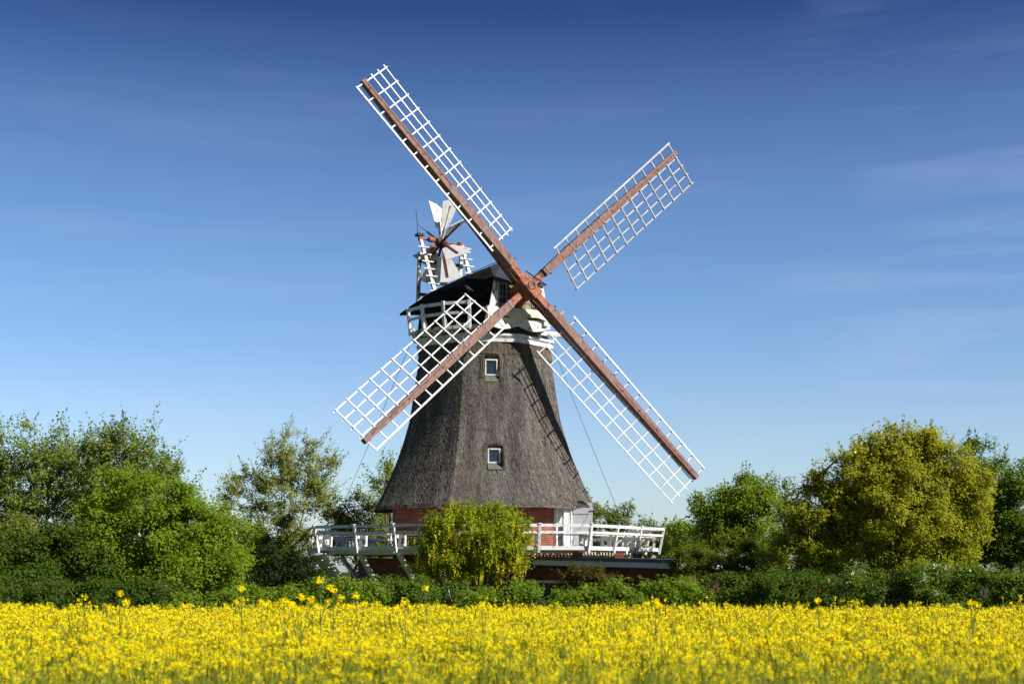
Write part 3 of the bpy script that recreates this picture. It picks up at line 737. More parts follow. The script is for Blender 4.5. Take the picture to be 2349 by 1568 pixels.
for k in range(8):
    p, q = gpt(k), gpt(k + 1); e = (q - p).normalized(); mid = (p + q) / 2; out = (mid - A3); out.z = 0; out.normalize()
    Ls = (q - p).length
    # fascia, with a gap in two facets where boards are missing
    f = MB(); gaps = {7: [(.66, .72)], 0: [], 1: [(.56, .62)]}.get(k, [])
    xs = [0] + [v for g_ in gaps for v in g_] + [1]
    for a_, b_ in zip(xs[::2], xs[1::2]):
        f.beam(p + e * (Ls * a_) + out * .03 + uz * (DZ - .05), p + e * (Ls * b_) + out * .03 + uz * (DZ - .05), .06, .155)
        if b_ < 1: f.box(p + e * (Ls * b_ - .16) + out * .0 + uz * (DZ - .19), (.13, .1, .12), e, out)
    f.build('edge_board', M['white'], gal)
    # inner carrying beam
    f = MB(); f.beam(p.lerp(A3, .10) + uz * (DZ - .16), q.lerp(A3, .10) + uz * (DZ - .16), .14, .20); f.beam(p.lerp(A3, .24) + uz * (DZ - .18), q.lerp(A3, .24) + uz * (DZ - .18), .16, .22)
    f.build('carrying_beam', M['cream'], gal)
    for i in range(3):
        c_ = p + e * (Ls * i / 3) ; o_ = out if i else (c_ - A3).normalized()
        o_ = Vector((o_.x, o_.y, 0)).normalized()
        m_ = MB(); m_.beam(c_ + o_ * .075 + uz * (DZ - .24), c_ + o_ * .30 + uz * (DZ + .88), .11, .10, o_)
        m_.box(c_ + o_ * .312 + uz * (DZ + .895), (.14, .12, .04), Vector((-o_.y, o_.x, 0)), o_)
        m_.build('post', M['white'], gal, bevel=.008)
        b = MB()                      # bench bracket on the deck behind the post
        t_ = Vector((-o_.y, o_.x, 0))
        b.box(c_ + o_ * -.22 + uz * (DZ + .40), (.07, .62, .12), t_, o_)
        b.box(c_ + o_ * -.46 + uz * (DZ + .17), (.09, .10, .34), t_, o_); b.box(c_ + o_ * -.14 + uz * (DZ + .17), (.09, .10, .34), t_, o_); b.box(c_ + o_ * -.30 + uz * (DZ + .055), (.06, .40, .10), t_, o_)
        b.build('bench_bracket', M['white'], gal)
        if not (k in (0, 1) and i > 0) and k not in (1,):
            b = MB(); b.beam(c_ - o_ * .10 + uz * (DZ - .30), c_ - o_ * 1.72 + uz * .95, .17, .15, o_); b.build('strut', M['white'], gal)
    for nm, zz_, oo, hh, ww in (('handrail', .83, .29, .115, .055), ('mid_rail', .56, .23, .095, .05)):
        f = MB(); q0 = [p + (p - A3).normalized() * oo * 1.08, q + (q - A3).normalized() * oo * 1.08]
        f.beam(q0[0] + uz * (DZ + zz_), q0[1] + uz * (DZ + zz_), ww, hh); f.build(nm, M['white'], gal)
    f = MB(); pi, qi = p.lerp(A3, .012), q.lerp(A3, .012)
    f.beam(pi.lerp(A3, .02) + uz * (DZ + .475), qi.lerp(A3, .02) + uz * (DZ + .475), .36, .035); f.build('bench_plank', M['worn'], gal)
# brick piers that carry the deck on the outbuilding's roof
for psi_ in (33, 52, 66):
    b = MB(); uvs = []
    c_ = ring(7.1, psi_, 0); hx = .19; zA, zB = 2.40, 2.78
    cs = [Vector((c_.x + sx * hx, c_.y + sy * hx, 0)) for sx, sy in ((-1, -1), (1, -1), (1, 1), (-1, 1))]
    for i in range(4):
        j = (i + 1) % 4; b.add([cs[i] + uz * zA, cs[j] + uz * zA, cs[j] + uz * zB, cs[i] + uz * zB], [(0, 1, 2, 3)]); uvs += [(0, zA), (2 * hx, zA), (2 * hx, zB), (0, zB)]
    b.build('brick_pier', M['brick'], gal, uvs=uvs)

# ------------------------------------------------------------------ outbuilding
bL = at(1222, HY, 58.0); bR = at(1553, HY, 53.9); bL.z = bR.z = 0
bx_ = (bR - bL).normalized(); by_ = Vector((-bx_.y, bx_.x, 0)); bW, bD = (bR - bL).length, 4.6
ob = empty('outbuilding', (bL + bR) / 2, 'low red brick outbuilding with flat roof and pale fascia under the gallery', 'outbuilding')
bp = lambda x, y, z: bL + bx_ * x + by_ * y + uz * z
zr = lambda x: 2.55 - .024 * x
def turned_wall(b, uvs, q):
    L_ = [(q[i] - q[0]).xy.length for i in range(4)]; b.add(q, [(0, 1, 2, 3)]); uvs += [(d_, p_.z) for d_, p_ in zip(L_, q)]
b = MB(); uvs = []; cs = [(0, 0), (bW, 0), (bW, bD), (0, bD)]
for i in range(4):
    (xa, ya), (xb, yb) = cs[i], cs[(i + 1) % 4]; turned_wall(b, uvs, [bp(xa, ya, 0), bp(xb, yb, 0), bp(xb, yb, zr(xb) - .1), bp(xa, ya, zr(xa) - .1)])
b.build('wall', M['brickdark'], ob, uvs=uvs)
c4 = [(-.1, -.2), (bW + .15, -.2), (bW + .15, bD + .1), (-.1, bD + .1)]
r_ = MB(); r_.hexa([bp(x, y, zr(x) - .06) for x, y in c4], [bp(x, y, zr(x) + .035 + .012 * y) for x, y in c4]); r_.build('roof', M['roofing'], ob)
f = MB(); f.beam(bp(-.1, -.235, zr(-.1) - .17), bp(bW + .15, -.235, zr(bW) - .18), .055, .20); f.beam(bp(bW + .185, -.2, zr(bW) - .18), bp(bW + .185, bD, zr(bW) - .18), .055, .20)
f.build('fascia', M['fascia'], ob)
f = MB(); f.beam(bp(-.1, -.25, zr(-.1)), bp(bW + .2, -.25, zr(bW)), .10, .135); f.beam(bp(bW + .2, -.2, zr(bW)), bp(bW + .2, bD, zr(bW)), .10, .135)
f.build('roof_edging', M['lead'], ob)
f = MB(); f.box(bp(1.0, -.03, 1.22), (1.7, .1, .86), bx_, by_); wf = f.build('window', M['cream'], ob)
f = MB(); f.box(bp(1.0, -.085, 1.20), (1.54, .02, .70), bx_, by_); f.build('pane', M['glassdark'], wf)

# wheel behind the hedge
wy = 53.9; wc = at(1407, 1338, wy)
wr = empty('wheel', (wc.x, wc.y, 0), 'dark wheel with light grey mudguard against the outbuilding wall', 'wheel')
k = MB(); k.tube([wc - Vector((0, .12, 0)), wc + Vector((0, .12, 0))], .17, 24); k.tube([Vector((wc.x, wc.y, 0)), wc], .05, 8); k.build('tyre', M['rubber'], wr)
k = MB()
for i in range(12):
    t0, t1 = R(-10 + i * 15), R(-10 + (i + 1) * 15)
    q = lambda t, r: Vector((wc.x + r * math.cos(t), wc.y - .15, wc.z + r * math.sin(t)))
    k.hexa([q(t0, .185), q(t0, .225), q(t0, .225) + Vector((0, .3, 0)), q(t0, .185) + Vector((0, .3, 0))], [q(t1, .185), q(t1, .225), q(t1, .225) + Vector((0, .3, 0)), q(t1, .185) + Vector((0, .3, 0))])
k.build('mudguard', M['mudguard'], wr)

def box_wall(name, mat, x0, x1, y0, y1, zf, parent, z0=0):
    b = MB(); uvs = []
    cs = [(x0, y0), (x1, y0), (x1, y1), (x0, y1)]
    for i in range(4):
        j = (i + 1) % 4; L_ = math.dist(cs[i], cs[j]); za, zb = zf(*cs[i]), zf(*cs[j])
        b.add([(*cs[i], z0), (*cs[j], z0), (*cs[j], zb), (*cs[i], za)], [(0, 1, 2, 3)]); uvs += [(0, z0), (L_, z0), (L_, zb), (0, za)]
    return b.build(name, mat, parent, uvs=uvs)
# second brick house behind the olive tree
p0 = at(1690, 1300, 57); p1 = at(1905, 1300, 57)
hs = empty('brick_house', ((p0.x + p1.x) / 2, 57, 0), 'flat roofed red brick house with white fascia glimpsed behind the olive coloured tree', 'house')
box_wall('wall', M['brick'], p0.x, p1.x, 57, 63, lambda x, y: 2.05, hs)
k = MB(); k.box(((p0.x + p1.x) / 2, 59.9, 2.13), (p1.x - p0.x + .5, 6.6, .10)); k.build('roof', M['roofing'], hs)
k = MB(); k.box(((p0.x + p1.x) / 2, 56.56, 2.16), (p1.x - p0.x + .56, .06, .16)); k.box(((p0.x + p1.x) / 2, 56.92, 1.96), (p1.x - p0.x - .2, .1, .14)); k.build('fascia', M['white'], hs)
sp0 = at(1640, 1266, 66)
sh = empty('garden_shed', (sp0.x + .6, 67, 0), 'small shed whose white roof corner shows above the yellowish conifers', 'shed')
k = MB(); k.box((sp0.x + 1.0, 67.5, 1.35), (2.0, 2.2, 2.7)); k.build('wall', M['greydoor'], sh)
k = MB(); k.hexa([Vector((sp0.x - .05, 66.2, 2.72)), Vector((sp0.x + 2.2, 66.2, 2.72)), Vector((sp0.x + 2.2, 68.8, 2.9)), Vector((sp0.x - .05, 68.8, 2.9))], [Vector((sp0.x - .15, 66.2, 2.92)), Vector((sp0.x + 2.3, 66.2, 2.92)), Vector((sp0.x + 2.3, 68.8, 3.1)), Vector((sp0.x - .15, 68.8, 3.1))]); k.build('roof', M['white'], sh)

# ------------------------------------------------------------------ bird on the sail
def bird(pos):
    up = Vector((0, 0, 1)); pos = pos + up * .03
    d = Vector((-.8, -.5, 0)).normalized(); s_ = Vector((-d.y, d.x, 0))
    path = [(-.24, .05, .012, .03), (-.16, .075, .022, .035), (-.09, .10, .05, .055), (0, .125, .068, .075), (.07, .15, .06, .068), (.11, .185, .036, .04), (.135, .215, .036, .038), (.165, .222, .026, .026), (.19, .215, .008, .008), (.22, .208, .003, .003)]
    vs = []; n_ = 10
    for (x, z, a_, b_) in path:
        for j in range(n_):
            t_ = 2 * math.pi * j / n_; vs.append(pos + d * x + up * (z + b_ * math.sin(t_)) + s_ * (a_ * math.cos(t_)))
    b = MB(); k_ = len(path)
    b.add(vs, [(i * n_ + j, i * n_ + (j + 1) % n_, (i + 1) * n_ + (j + 1) % n_, (i + 1) * n_ + j) for i in range(k_ - 1) for j in range(n_)] + [tuple(range(n_ - 1, -1, -1)), tuple(range((k_ - 1) * n_, k_ * n_))])
    for q in (-1, 1): b.tube([pos + s_ * .025 * q + up * .07 - d * .01, pos + s_ * .025 * q - up * .025], .008, 5)
    o = b.build('bird', M['feather'], None, smooth=True)
    tag(o, 'dark bird perched on the top lattice corner of the lower sail', 'bird')
bird(bird_at)

# ------------------------------------------------------------------ plants
def unit(n):
    v = rng.normal(size=(n, 3)); return v / np.linalg.norm(v, axis=1)[:, None]
def leaf_quads(pos, nrm, size, aspect=.6):
    n = len(pos)
    t_ = np.cross(nrm, unit(n)); t_ /= np.linalg.norm(t_, axis=1)[:, None] + 1e-9
    b_ = np.cross(nrm, t_)
    s_ = (size * rng.uniform(.65, 1.3, n))[:, None]
    fold = nrm * s_ * .12
    V = np.stack([pos - t_ * s_ * .5, pos + b_ * s_ * aspect * .5 + fold, pos + t_ * s_ * .5, pos - b_ * s_ * aspect * .5 + fold], 1)
    return V.reshape(-1, 3), np.arange(n * 4).reshape(-1, 4)
def clump_leaves(C, rad, nl, size, squash=.75, lift=.55, shell=2.2):
    n = len(C) * nl
    d = unit(n); r = rng.random(n) ** (1 / shell)
    rr = np.repeat(rad, nl)
    off = d * (r * rr)[:, None]; off[:, 2] *= squash
    pos = np.repeat(C, nl, 0) + off
    nrm = d * .42 + np.array([0, 0, lift * .8]) + np.array(S) * .55 + rng.normal(0, .36, (n, 3)); nrm /= np.linalg.norm(nrm, axis=1)[:, None]
    return pos, nrm
def curve_branch(b, p0, p1, r0, r1, n=5, sag=.0, seg=5, up=.25):
    p0, p1 = Vector(p0), Vector(p1); L_ = (p1 - p0).length
    mid = p0.lerp(p1, .5) + Vector((rnd.uniform(-.08, .08) * L_, rnd.uniform(-.08, .08) * L_, up * L_ * .5 + rnd.uniform(-.05, .05) * L_))
    pts = []
    for i in range(seg):
        t_ = i / (seg - 1); pts.append(p0 * (1 - t_) ** 2 + mid * (2 * t_ * (1 - t_)) + p1 * t_ ** 2)
    b.tube(pts, [r0 + (r1 - r0) * i / (seg - 1) for i in range(seg)], n)

def plant(name, label, cat, Y, blobs, mat, base=None, leaf=.11, clump=.42, nl=70, lai=5, group=None, trunk_r=.12, bark='bark', depth=.85,
          branches=26, shell=.55, rough=.20, stems=1, extra=None, tz=None, up=.25, maxclump=2600, parts=('trunk', 'crown'), jit=.25, thin=1.0, lobe=.62, sprig=.12, sprig_len=.5):
    """blobs: (px, py, rx_px, ry_px[, dY]) ellipsoids measured on the photo at distance Y"""
    E_ = []
    for bl in blobs:
        px, py, rx, ry = bl[:4]; yy = Y + (bl[4] if len(bl) > 4 else 0); k = yy / F_PX
        c = at(px, py, yy); E_.append((np.array(c), np.array([rx * k, max(rx * k * depth, .35), ry * k])))
    bx = base if base is not None else blobs[0][0]
    root = at(bx, HY, Y); root.z = 0
    o = empty(name, root, label, cat, group)
    cl_, rl_ = [], []
    la = leaf * leaf * .6 * .5
    for c, r in E_:
        A = math.pi * r[0] * r[2]
        n = int(max(6, min(maxclump, lai * A / la / nl)))
        lr = lobe * min(1.0, r.min() / (lobe * 1.6))
        m = int(max(5, 1.5 * (A * 2.6) / (math.pi * lr * lr)))
        dl = unit(m); sl = shell + (1 - shell) * rng.random(m) ** .5
        q = vnoise(dl[:, 0] * 3.1 + c[0], dl[:, 2] * 3.1 + dl[:, 1] * 2.2 + c[2], 17)
        LCn = c + dl * np.maximum(r - lr * .55, r * .3) * (sl * (1 + rough * q))[:, None]
        lrad = lr * rng.uniform(.65, 1.3, m)
        w_ = rng.integers(0, m, n)
        d = dl[w_] * .7 + np.array([0, 0, .35]) + unit(n) * 1.0; d /= np.linalg.norm(d, axis=1)[:, None]
        P_ = LCn[w_] + d * (lrad[w_] * rng.random(n) ** .35)[:, None] * np.array([1, 1, .8])
        P_[:, 2] = np.maximum(P_[:, 2], .12)
        cl_.append(P_); rl_.append(clump * rng.uniform(1 - jit * 1.4, 1 + jit * 1.6, n))
    C = np.vstack(cl_); Rr = np.concatenate(rl_)
    pos, nrm = clump_leaves(C, Rr, nl, leaf)
    if thin < 1:
        k_ = rng.random(len(pos)) < thin; pos, nrm = pos[k_], nrm[k_]; cid = np.repeat(np.arange(len(C)), nl)[k_]
    else: cid = np.repeat(np.arange(len(C)), nl)
    # shoots that stick out of the outline
    ng = int(len(C) * sprig)
    if ng:
        cen = np.mean([c for c, r in E_], 0); gi = rng.choice(len(C), ng); g0 = C[gi]
        gd = (g0 - cen); gd /= np.linalg.norm(gd, axis=1)[:, None] + 1e-6
        gd = gd * .7 + np.array([0, 0, .75]) + rng.normal(0, .3, (ng, 3)); gd /= np.linalg.norm(gd, axis=1)[:, None]
        ks = 14; f_ = np.tile(np.linspace(.15, 1, ks), ng)
        ln_ = np.repeat(Rr[gi] * .8 + sprig_len * rng.uniform(.35, 1.2, ng), ks)
        gp = np.repeat(g0, ks, 0) + np.repeat(gd, ks, 0) * (f_ * ln_)[:, None] + rng.normal(0, leaf * .55, (ng * ks, 3)) * (1.25 - f_ * .8)[:, None]
        gn = unit(ng * ks) * .8 + np.array([0, 0, .4]); gn /= np.linalg.norm(gn, axis=1)[:, None]
        pos = np.vstack([pos, gp]); nrm = np.vstack([nrm, gn]); cid = np.concatenate([cid, np.repeat(gi, ks)])
    pos[:, 2] = np.maximum(pos[:, 2], .03)
    V_, F_ = leaf_quads(pos, nrm, leaf)
    ct = rng.normal(.5, .16, len(C)); tint = np.clip(ct[cid] + rng.normal(0, .17, len(pos)), 0, 1)
    # wood
    b = MB()
    zt = tz if tz is not None else max(c[2] for c, r in E_) * .8
    axis = [Vector((root.x + rnd.uniform(-.12, .12) * i, root.y + rnd.uniform(-.1, .1) * i, zt * i / 5)) for i in range(6)]
    tops = []
    if stems == 1:
        b.tube(axis, [trunk_r * (1 - .12 * i) for i in range(6)], 8); tops = [axis]
    else:
        for s_ in range(stems):
            e_ = E_[s_ % len(E_)]; tp = Vector(e_[0] + np.array([rnd.uniform(-.3, .3) * e_[1][0], rnd.uniform(-.3, .3) * e_[1][1], e_[1][2] * .75]))
            p0 = Vector((root.x + rnd.uniform(-.15, .15), root.y + rnd.uniform(-.15, .15), 0))
            ax = [p0.lerp(tp, i / 5) + Vector((rnd.uniform(-.1, .1), rnd.uniform(-.1, .1), 0)) * (i > 0) for i in range(6)]
            b.tube(ax, [trunk_r * (1 - .17 * i) for i in range(6)], 7); tops.append(ax)
    idx = rng.choice(len(C), min(branches, len(C)), replace=False)
    for i in idx:
        tgt_ = Vector(C[i]); best = min((p for ax in tops for p in ax[1:]), key=lambda p: (p - tgt_).length + max(0, p.z - tgt_.z + .3 * (p - tgt_).xy.length) * 2.5)
        curve_branch(b, best, tgt_, trunk_r * .30, .008, 5, up=up)
    if branches: b.build(parts[0], M[bark], o, smooth=True)
    mesh_np(parts[1], V_, F_, LM[mat] if isinstance(mat, str) else mat, o, tint=np.repeat(tint, 4))
    return o, C, Rr

# --- far left slender trees
gL = 'slender trees standing left of the mill'
def slender(label, Y, base, blobs, **k):
    kw = dict(leaf=.125, clump=.30, nl=26, lai=2.5, trunk_r=.06, branches=70, shell=.10, rough=.25, stems=3, depth=.8, up=.1, group=gL, lobe=.5, sprig=.55, sprig_len=.8, bark='barkpale'); kw.update(k)
    return plant('slender_tree', label, 'tree', Y, blobs, kw.pop('mat', 'poplar'), base=base, **kw)
slender('tallest slender grey-green tree near the left edge, narrow crown rising highest', 62, 90, [(72, 1035, 50, 84), (112, 1055, 42, 76), (85, 1110, 76, 90), (60, 1180, 78, 80), (130, 1120, 40, 80)])
slender('slender grey-green tree cut off by the left picture edge', 63, -10, [(-12, 1060, 46, 84), (0, 1150, 60, 100)])
slender('slim tree in the gap between two taller slender trees, bare stems showing below', 64, 190, [(160, 1075, 34, 76), (195, 1085, 40, 86), (180, 1160, 62, 80)])
slender('broad loose grey-green tree with several upright stems behind the big bright bush', 61, 250, [(228, 1042, 48, 78), (275, 1040, 52, 76), (330, 1060, 52, 84), (275, 1110, 100, 84), (225, 1130, 60, 90), (330, 1150, 80, 80)], stems=5)
slender('smaller slender tree peeping over the right shoulder of the big bright bush', 63, 380, [(378, 1095, 34, 66), (350, 1130, 50, 70), (410, 1135, 32, 60)])
slender('spreading loose-leaved tree standing alone against the sky left of the mill', 81, 640, [(690, 1060, 62, 75), (640, 1080, 60, 70), (730, 1080, 46, 80), (660, 1140, 80, 58), (575, 1120, 50, 55), (540, 1140, 36, 50), (720, 1150, 45, 45), (600, 1180, 70, 40)], stems=6, branches=50, lai=1.9, lobe=.42, mat='poplarlight')
slender('thin sparse tree just left of the thatched body', 76, 890, [(893, 1085, 20, 52), (880, 1120, 30, 45)], stems=2, branches=30)

# --- left bushes
gB = 'leafy bushes left of the mill'
plant('bush', 'big bright green bush with a domed top, largest plant left of the mill', 'bush', 43, [(330, 1180, 130, 95), (300, 1260, 170, 100), (420, 1230, 100, 95), (230, 1250, 110, 85), (480, 1290, 85, 90), (390, 1330, 150, 75)], 'bright', base=340, leaf=.100, clump=.34, nl=64, lai=4.4, lobe=.85, rough=.3, branches=40, group=gB, stems=4, trunk_r=.1)
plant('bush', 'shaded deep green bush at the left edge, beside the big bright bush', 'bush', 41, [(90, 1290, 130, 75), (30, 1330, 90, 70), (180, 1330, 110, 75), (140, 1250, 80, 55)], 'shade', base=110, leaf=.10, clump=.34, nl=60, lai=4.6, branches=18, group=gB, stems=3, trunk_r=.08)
plant('bush', 'pale grey-green bush at the far left edge behind a dark bush', 'bush', 47, [(15, 1240, 55, 55), (60, 1235, 40, 45), (-30, 1270, 60, 60)], 'pale', base=15, leaf=.10, clump=.34, nl=60, lai=4, branches=12, group=gB, stems=3, trunk_r=.07)
plant('bush', 'fresh green bush between the big bright bush and the dark yew', 'bush', 45, [(500, 1215, 60, 60), (540, 1255, 50, 60), (480, 1260, 60, 70)], 'bright', base=505, leaf=.105, clump=.34, nl=60, lai=4.4, branches=14, group=gB, stems=3, trunk_r=.07)
plant('bush', 'rounded pale green bush under the loose-leaved tree, left of the gallery', 'bush', 59.5, [(645, 1226, 66, 46), (676, 1250, 34, 46), (595, 1245, 52, 48), (630, 1280, 70, 46)], 'pale', base=650, leaf=.10, clump=.36, nl=60, lai=4.2, branches=12, group=gB, stems=3, trunk_r=.07)
plant('thicket', 'dark almost black bush beside the left end of the gallery', 'bush', 46, [(650, 1308, 78, 54), (590, 1325, 60, 50), (696, 1322, 44, 50)], 'dark', base=650, leaf=.08, clump=.30, nl=90, lai=5, branches=8, trunk_r=.1, rough=.1, sprig=.04, sprig_len=.2)  # bush drawn in the darkest leaf colour
plant('leafy_tree', 'dense green tree with pale shoots right behind the left gallery rail', 'tree', 78, [(815, 1180, 58, 55), (770, 1210, 45, 50), (860, 1200, 50, 55), (820, 1240, 85, 55), (845, 1290, 60, 50)], 'pale', base=815, leaf=.14, clump=.45, nl=56, lai=4.2, branches=20, trunk_r=.12)

# --- behind the right half of the gallery
gG = 'shrubs behind the right end of the gallery'
plant('shrub', 'leafy green shrub behind the gallery just right of the open door', 'shrub', 72, [(1385, 1200, 48, 42), (1420, 1190, 32, 36), (1440, 1175, 12, 22), (1400, 1250, 80, 50), (1365, 1165, 10, 16)], 'mid', base=1400, leaf=.13, clump=.38, nl=50, lai=4.0, branches=16, group=gG, stems=3, trunk_r=.08)
plant('shrub', 'low green shrub behind the middle of the right railing', 'shrub', 74, [(1500, 1215, 36, 26), (1470, 1245, 50, 36), (1530, 1240, 50, 40)], 'mid', base=1495, leaf=.13, clump=.36, nl=50, lai=4.0, branches=12, group=gG, stems=3, trunk_r=.08)
plant('shrub', 'fresh green shrub touching the right corner of the gallery', 'shrub', 66, [(1570, 1240, 50, 44), (1545, 1275, 50, 40), (1600, 1280, 60, 45), (1610, 1225, 34, 34)], 'bright', base=1570, leaf=.12, clump=.38, nl=56, lai=4.2, branches=12, group=gG, stems=3, trunk_r=.08)

# --- right side trees
plant('leafy_tree', 'fresh green tree with layered sprays between the mill and the olive coloured tree', 'tree', 58, [(1695, 1150, 72, 55), (1650, 1170, 62, 60), (1740, 1130, 40, 42), (1620, 1205, 48, 50), (1720, 1210, 75, 55), (1660, 1230, 80, 45), (1700, 1180, 85, 62)], 'bright', base=1690, leaf=.12, clump=.38, nl=56, lai=5.2, branches=44, trunk_r=.14, rough=.25)
plant('leafy_tree', 'green tree half hidden behind the left shoulder of the olive coloured tree', 'tree', 60, [(1815, 1150, 34, 46), (1800, 1200, 50, 60)], 'mid', base=1810, leaf=.13, clump=.4, nl=56, lai=4, branches=14, trunk_r=.12)
plant('broad_tree', 'huge rounded olive yellow tree with pale branches showing, largest tree right of the mill', 'tree', 47,
      [(2065, 1060, 110, 82), (2130, 1040, 60, 68), (1990, 1110, 130, 95), (2150, 1130, 110, 110), (1900, 1180, 110, 85), (2060, 1190, 190, 115), (2180, 1220, 85, 90), (1870, 1230, 90, 70), (2000, 1275, 150, 60), (2150, 1290, 100, 46), (2115, 995, 30, 28), (1870, 1120, 34, 40), (2030, 1040, 70, 66), (2100, 1130, 150, 130), (1800, 1285, 60, 40), (1870, 1300, 70, 34), (2230, 1190, 40, 80)],
      'olive', base=2020, leaf=.100, clump=.27, nl=46, lai=4.3, branches=420, trunk_r=.19, bark='barkpale', stems=9, shell=.45, rough=.22, up=.3, jit=.35, lobe=.32, sprig=.22, sprig_len=.35)
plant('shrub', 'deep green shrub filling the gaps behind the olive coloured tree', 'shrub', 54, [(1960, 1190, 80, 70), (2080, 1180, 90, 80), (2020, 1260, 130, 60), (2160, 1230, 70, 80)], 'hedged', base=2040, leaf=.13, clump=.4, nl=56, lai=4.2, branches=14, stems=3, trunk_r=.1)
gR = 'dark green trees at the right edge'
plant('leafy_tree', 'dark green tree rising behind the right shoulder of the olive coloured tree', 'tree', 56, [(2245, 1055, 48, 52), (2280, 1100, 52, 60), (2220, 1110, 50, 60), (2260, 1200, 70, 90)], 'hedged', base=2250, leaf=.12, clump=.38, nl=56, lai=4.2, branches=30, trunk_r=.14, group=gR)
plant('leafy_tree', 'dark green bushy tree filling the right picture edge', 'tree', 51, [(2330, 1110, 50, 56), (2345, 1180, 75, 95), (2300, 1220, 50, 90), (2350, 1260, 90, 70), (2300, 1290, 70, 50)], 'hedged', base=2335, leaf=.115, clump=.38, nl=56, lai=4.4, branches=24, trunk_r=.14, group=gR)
gC = 'yellowish conifers right of the outbuilding'
def conifer(label, Y, base, blobs): return plant('conifer', label, 'conifer', Y, blobs, 'conif', base=base, leaf=.07, clump=.20, nl=70, lai=4.2, branches=10, trunk_r=.07, group=gC, rough=.28, jit=.35, lobe=.3, sprig=.5, sprig_len=.4)
conifer('yellowish conifer with a pointed top in front of the fresh green tree', 51, 1655, [(1655, 1275, 40, 45), (1652, 1228, 12, 30), (1650, 1310, 60, 40), (1620, 1290, 34, 36)])
conifer('short yellowish conifer at the right end of the outbuilding', 50, 1600, [(1590, 1298, 46, 46), (1575, 1325, 40, 30), (1612, 1282, 30, 34), (1572, 1290, 30, 34)])
conifer('taller yellow-green conifer nearest to the olive coloured tree', 50, 1710, [(1700, 1275, 32, 45), (1720, 1260, 20, 30), (1715, 1310, 50, 40)])
conifer('dim conifer in the shade left of the olive coloured tree', 52, 1765, [(1760, 1270, 30, 45), (1770, 1320, 50, 50)])

# --- shrubs in front of the mill
plant('climbing_rose', 'straggly reddish green rose bush before the outbuilding wall', 'bush', 51, [(1345, 1312, 38, 26), (1375, 1322, 40, 24), (1320, 1330, 30, 26), (1345, 1345, 55, 30)], 'rose', base=1350, leaf=.075, clump=.22, nl=44, lai=3.6, branches=24, stems=4, trunk_r=.03, rough=.3)

# laburnum with hanging blossom
lab, LC, LR = plant('laburnum', 'yellow flowering laburnum with hanging blossom in front of the mill', 'tree', 49.5,
      [(1092, 1235, 122, 64), (1095, 1205, 60, 40), (1095, 1260, 90, 60), (1035, 1232, 70, 60), (1145, 1225, 58, 58), (1090, 1280, 112, 48), (1005, 1262, 36, 48), (1180, 1268, 38, 46), (1055, 1180, 34, 22), (1140, 1176, 38, 22), (1008, 1200, 26, 26), (970, 1296, 34, 26), (1090, 1312, 84, 24)],
      'labur', base=1095, leaf=.092, clump=.26, nl=40, lai=3.2, branches=110, stems=6, trunk_r=.05, rough=.34, jit=.4, lobe=.40, sprig=.45, sprig_len=.35)
def racemes(parent, C, n, mat):
    i = rng.choice(len(C), n); P_ = C[i] + rng.normal(0, .16, (n, 3)) + np.array([0, -.05, 0])
    ln = rng.uniform(.16, .40, n); k = 20
    f_ = np.tile(np.arange(k) / (k - 1), (n, 1)); w_ = .062 * (1 - f_ * .8)
    pos = np.repeat(P_, k, 0); pos[:, 2] -= (f_ * ln[:, None]).ravel()
    ww = np.repeat(w_.ravel()[:, None], 3, 1) * np.array([1, 1, .3]); pos += unit(n * k) * ww
    nr_ = unit(n * k)
    V_, F_ = leaf_quads(pos, nr_, .046, .85)
    tint = np.clip(np.repeat(rng.normal(.5, .2, n), k * 4) + np.repeat(rng.normal(0, .12, n * k), 4), 0, 1)
    return mesh_np('blossom', V_, F_, mat, parent, tint=tint)
out_ = LC[np.argsort(LC[:, 1] + LC[:, 2] * .35 + rng.normal(0, .35, len(LC)))]
racemes(lab, out_[: int(len(out_) * .6)], 760, M['blossom'])['kind'] = 'stuff'

# --- hedge in front
gH = 'clipped hedge bushes behind the rapeseed field'
def hedge(label, Y, base, blobs, mat='hedge', **k):
    kw = dict(leaf=.075, clump=.24, nl=70, lai=5.0, branches=6, stems=2, trunk_r=.04, rough=.16, group=gH, depth=1.0, shell=.62, jit=.35, lobe=.30, sprig=.10, sprig_len=.14); kw.update(k)
    blobs = [(b_[0], b_[1] + (15 if 400 < b_[0] < 1580 else 3), b_[2], b_[3]) for b_ in blobs]
    return plant('hedge_bush', label, 'hedge', Y, blobs, mat, base=base, **kw)
hedge('low hedge bush below the big bright bush, first from the left', 34.5, 480, [(470, 1375, 62, 32), (430, 1390, 50, 30), (530, 1372, 50, 36)])
hedge('rounded hedge bush under the dark yew', 35, 620, [(590, 1368, 62, 36), (660, 1364, 60, 36)])
hedge('hedge bush at the foot of the leftmost gallery strut', 35, 770, [(735, 1358, 48, 42), (790, 1354, 62, 40), (840, 1362, 40, 36)])
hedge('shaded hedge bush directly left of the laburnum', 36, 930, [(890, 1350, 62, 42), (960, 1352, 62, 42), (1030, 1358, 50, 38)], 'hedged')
hedge('bright mounded hedge bush below the laburnum', 34.5, 1180, [(1100, 1375, 50, 34), (1170, 1362, 72, 40), (1250, 1360, 75, 38), (1130, 1390, 90, 26)])
hedge('hedge bush below the climbing rose', 34.5, 1370, [(1350, 1368, 62, 38), (1420, 1362, 58, 40)])
hedge('tallest hedge bush below the right end of the outbuilding', 35, 1530, [(1490, 1362, 60, 42), (1550, 1354, 62, 46), (1600, 1368, 50, 38)])
hedge('shaded hedge bush below the yellowish conifers', 35.5, 1700, [(1650, 1352, 64, 44), (1730, 1350, 70, 46), (1790, 1366, 50, 38)], 'shade')
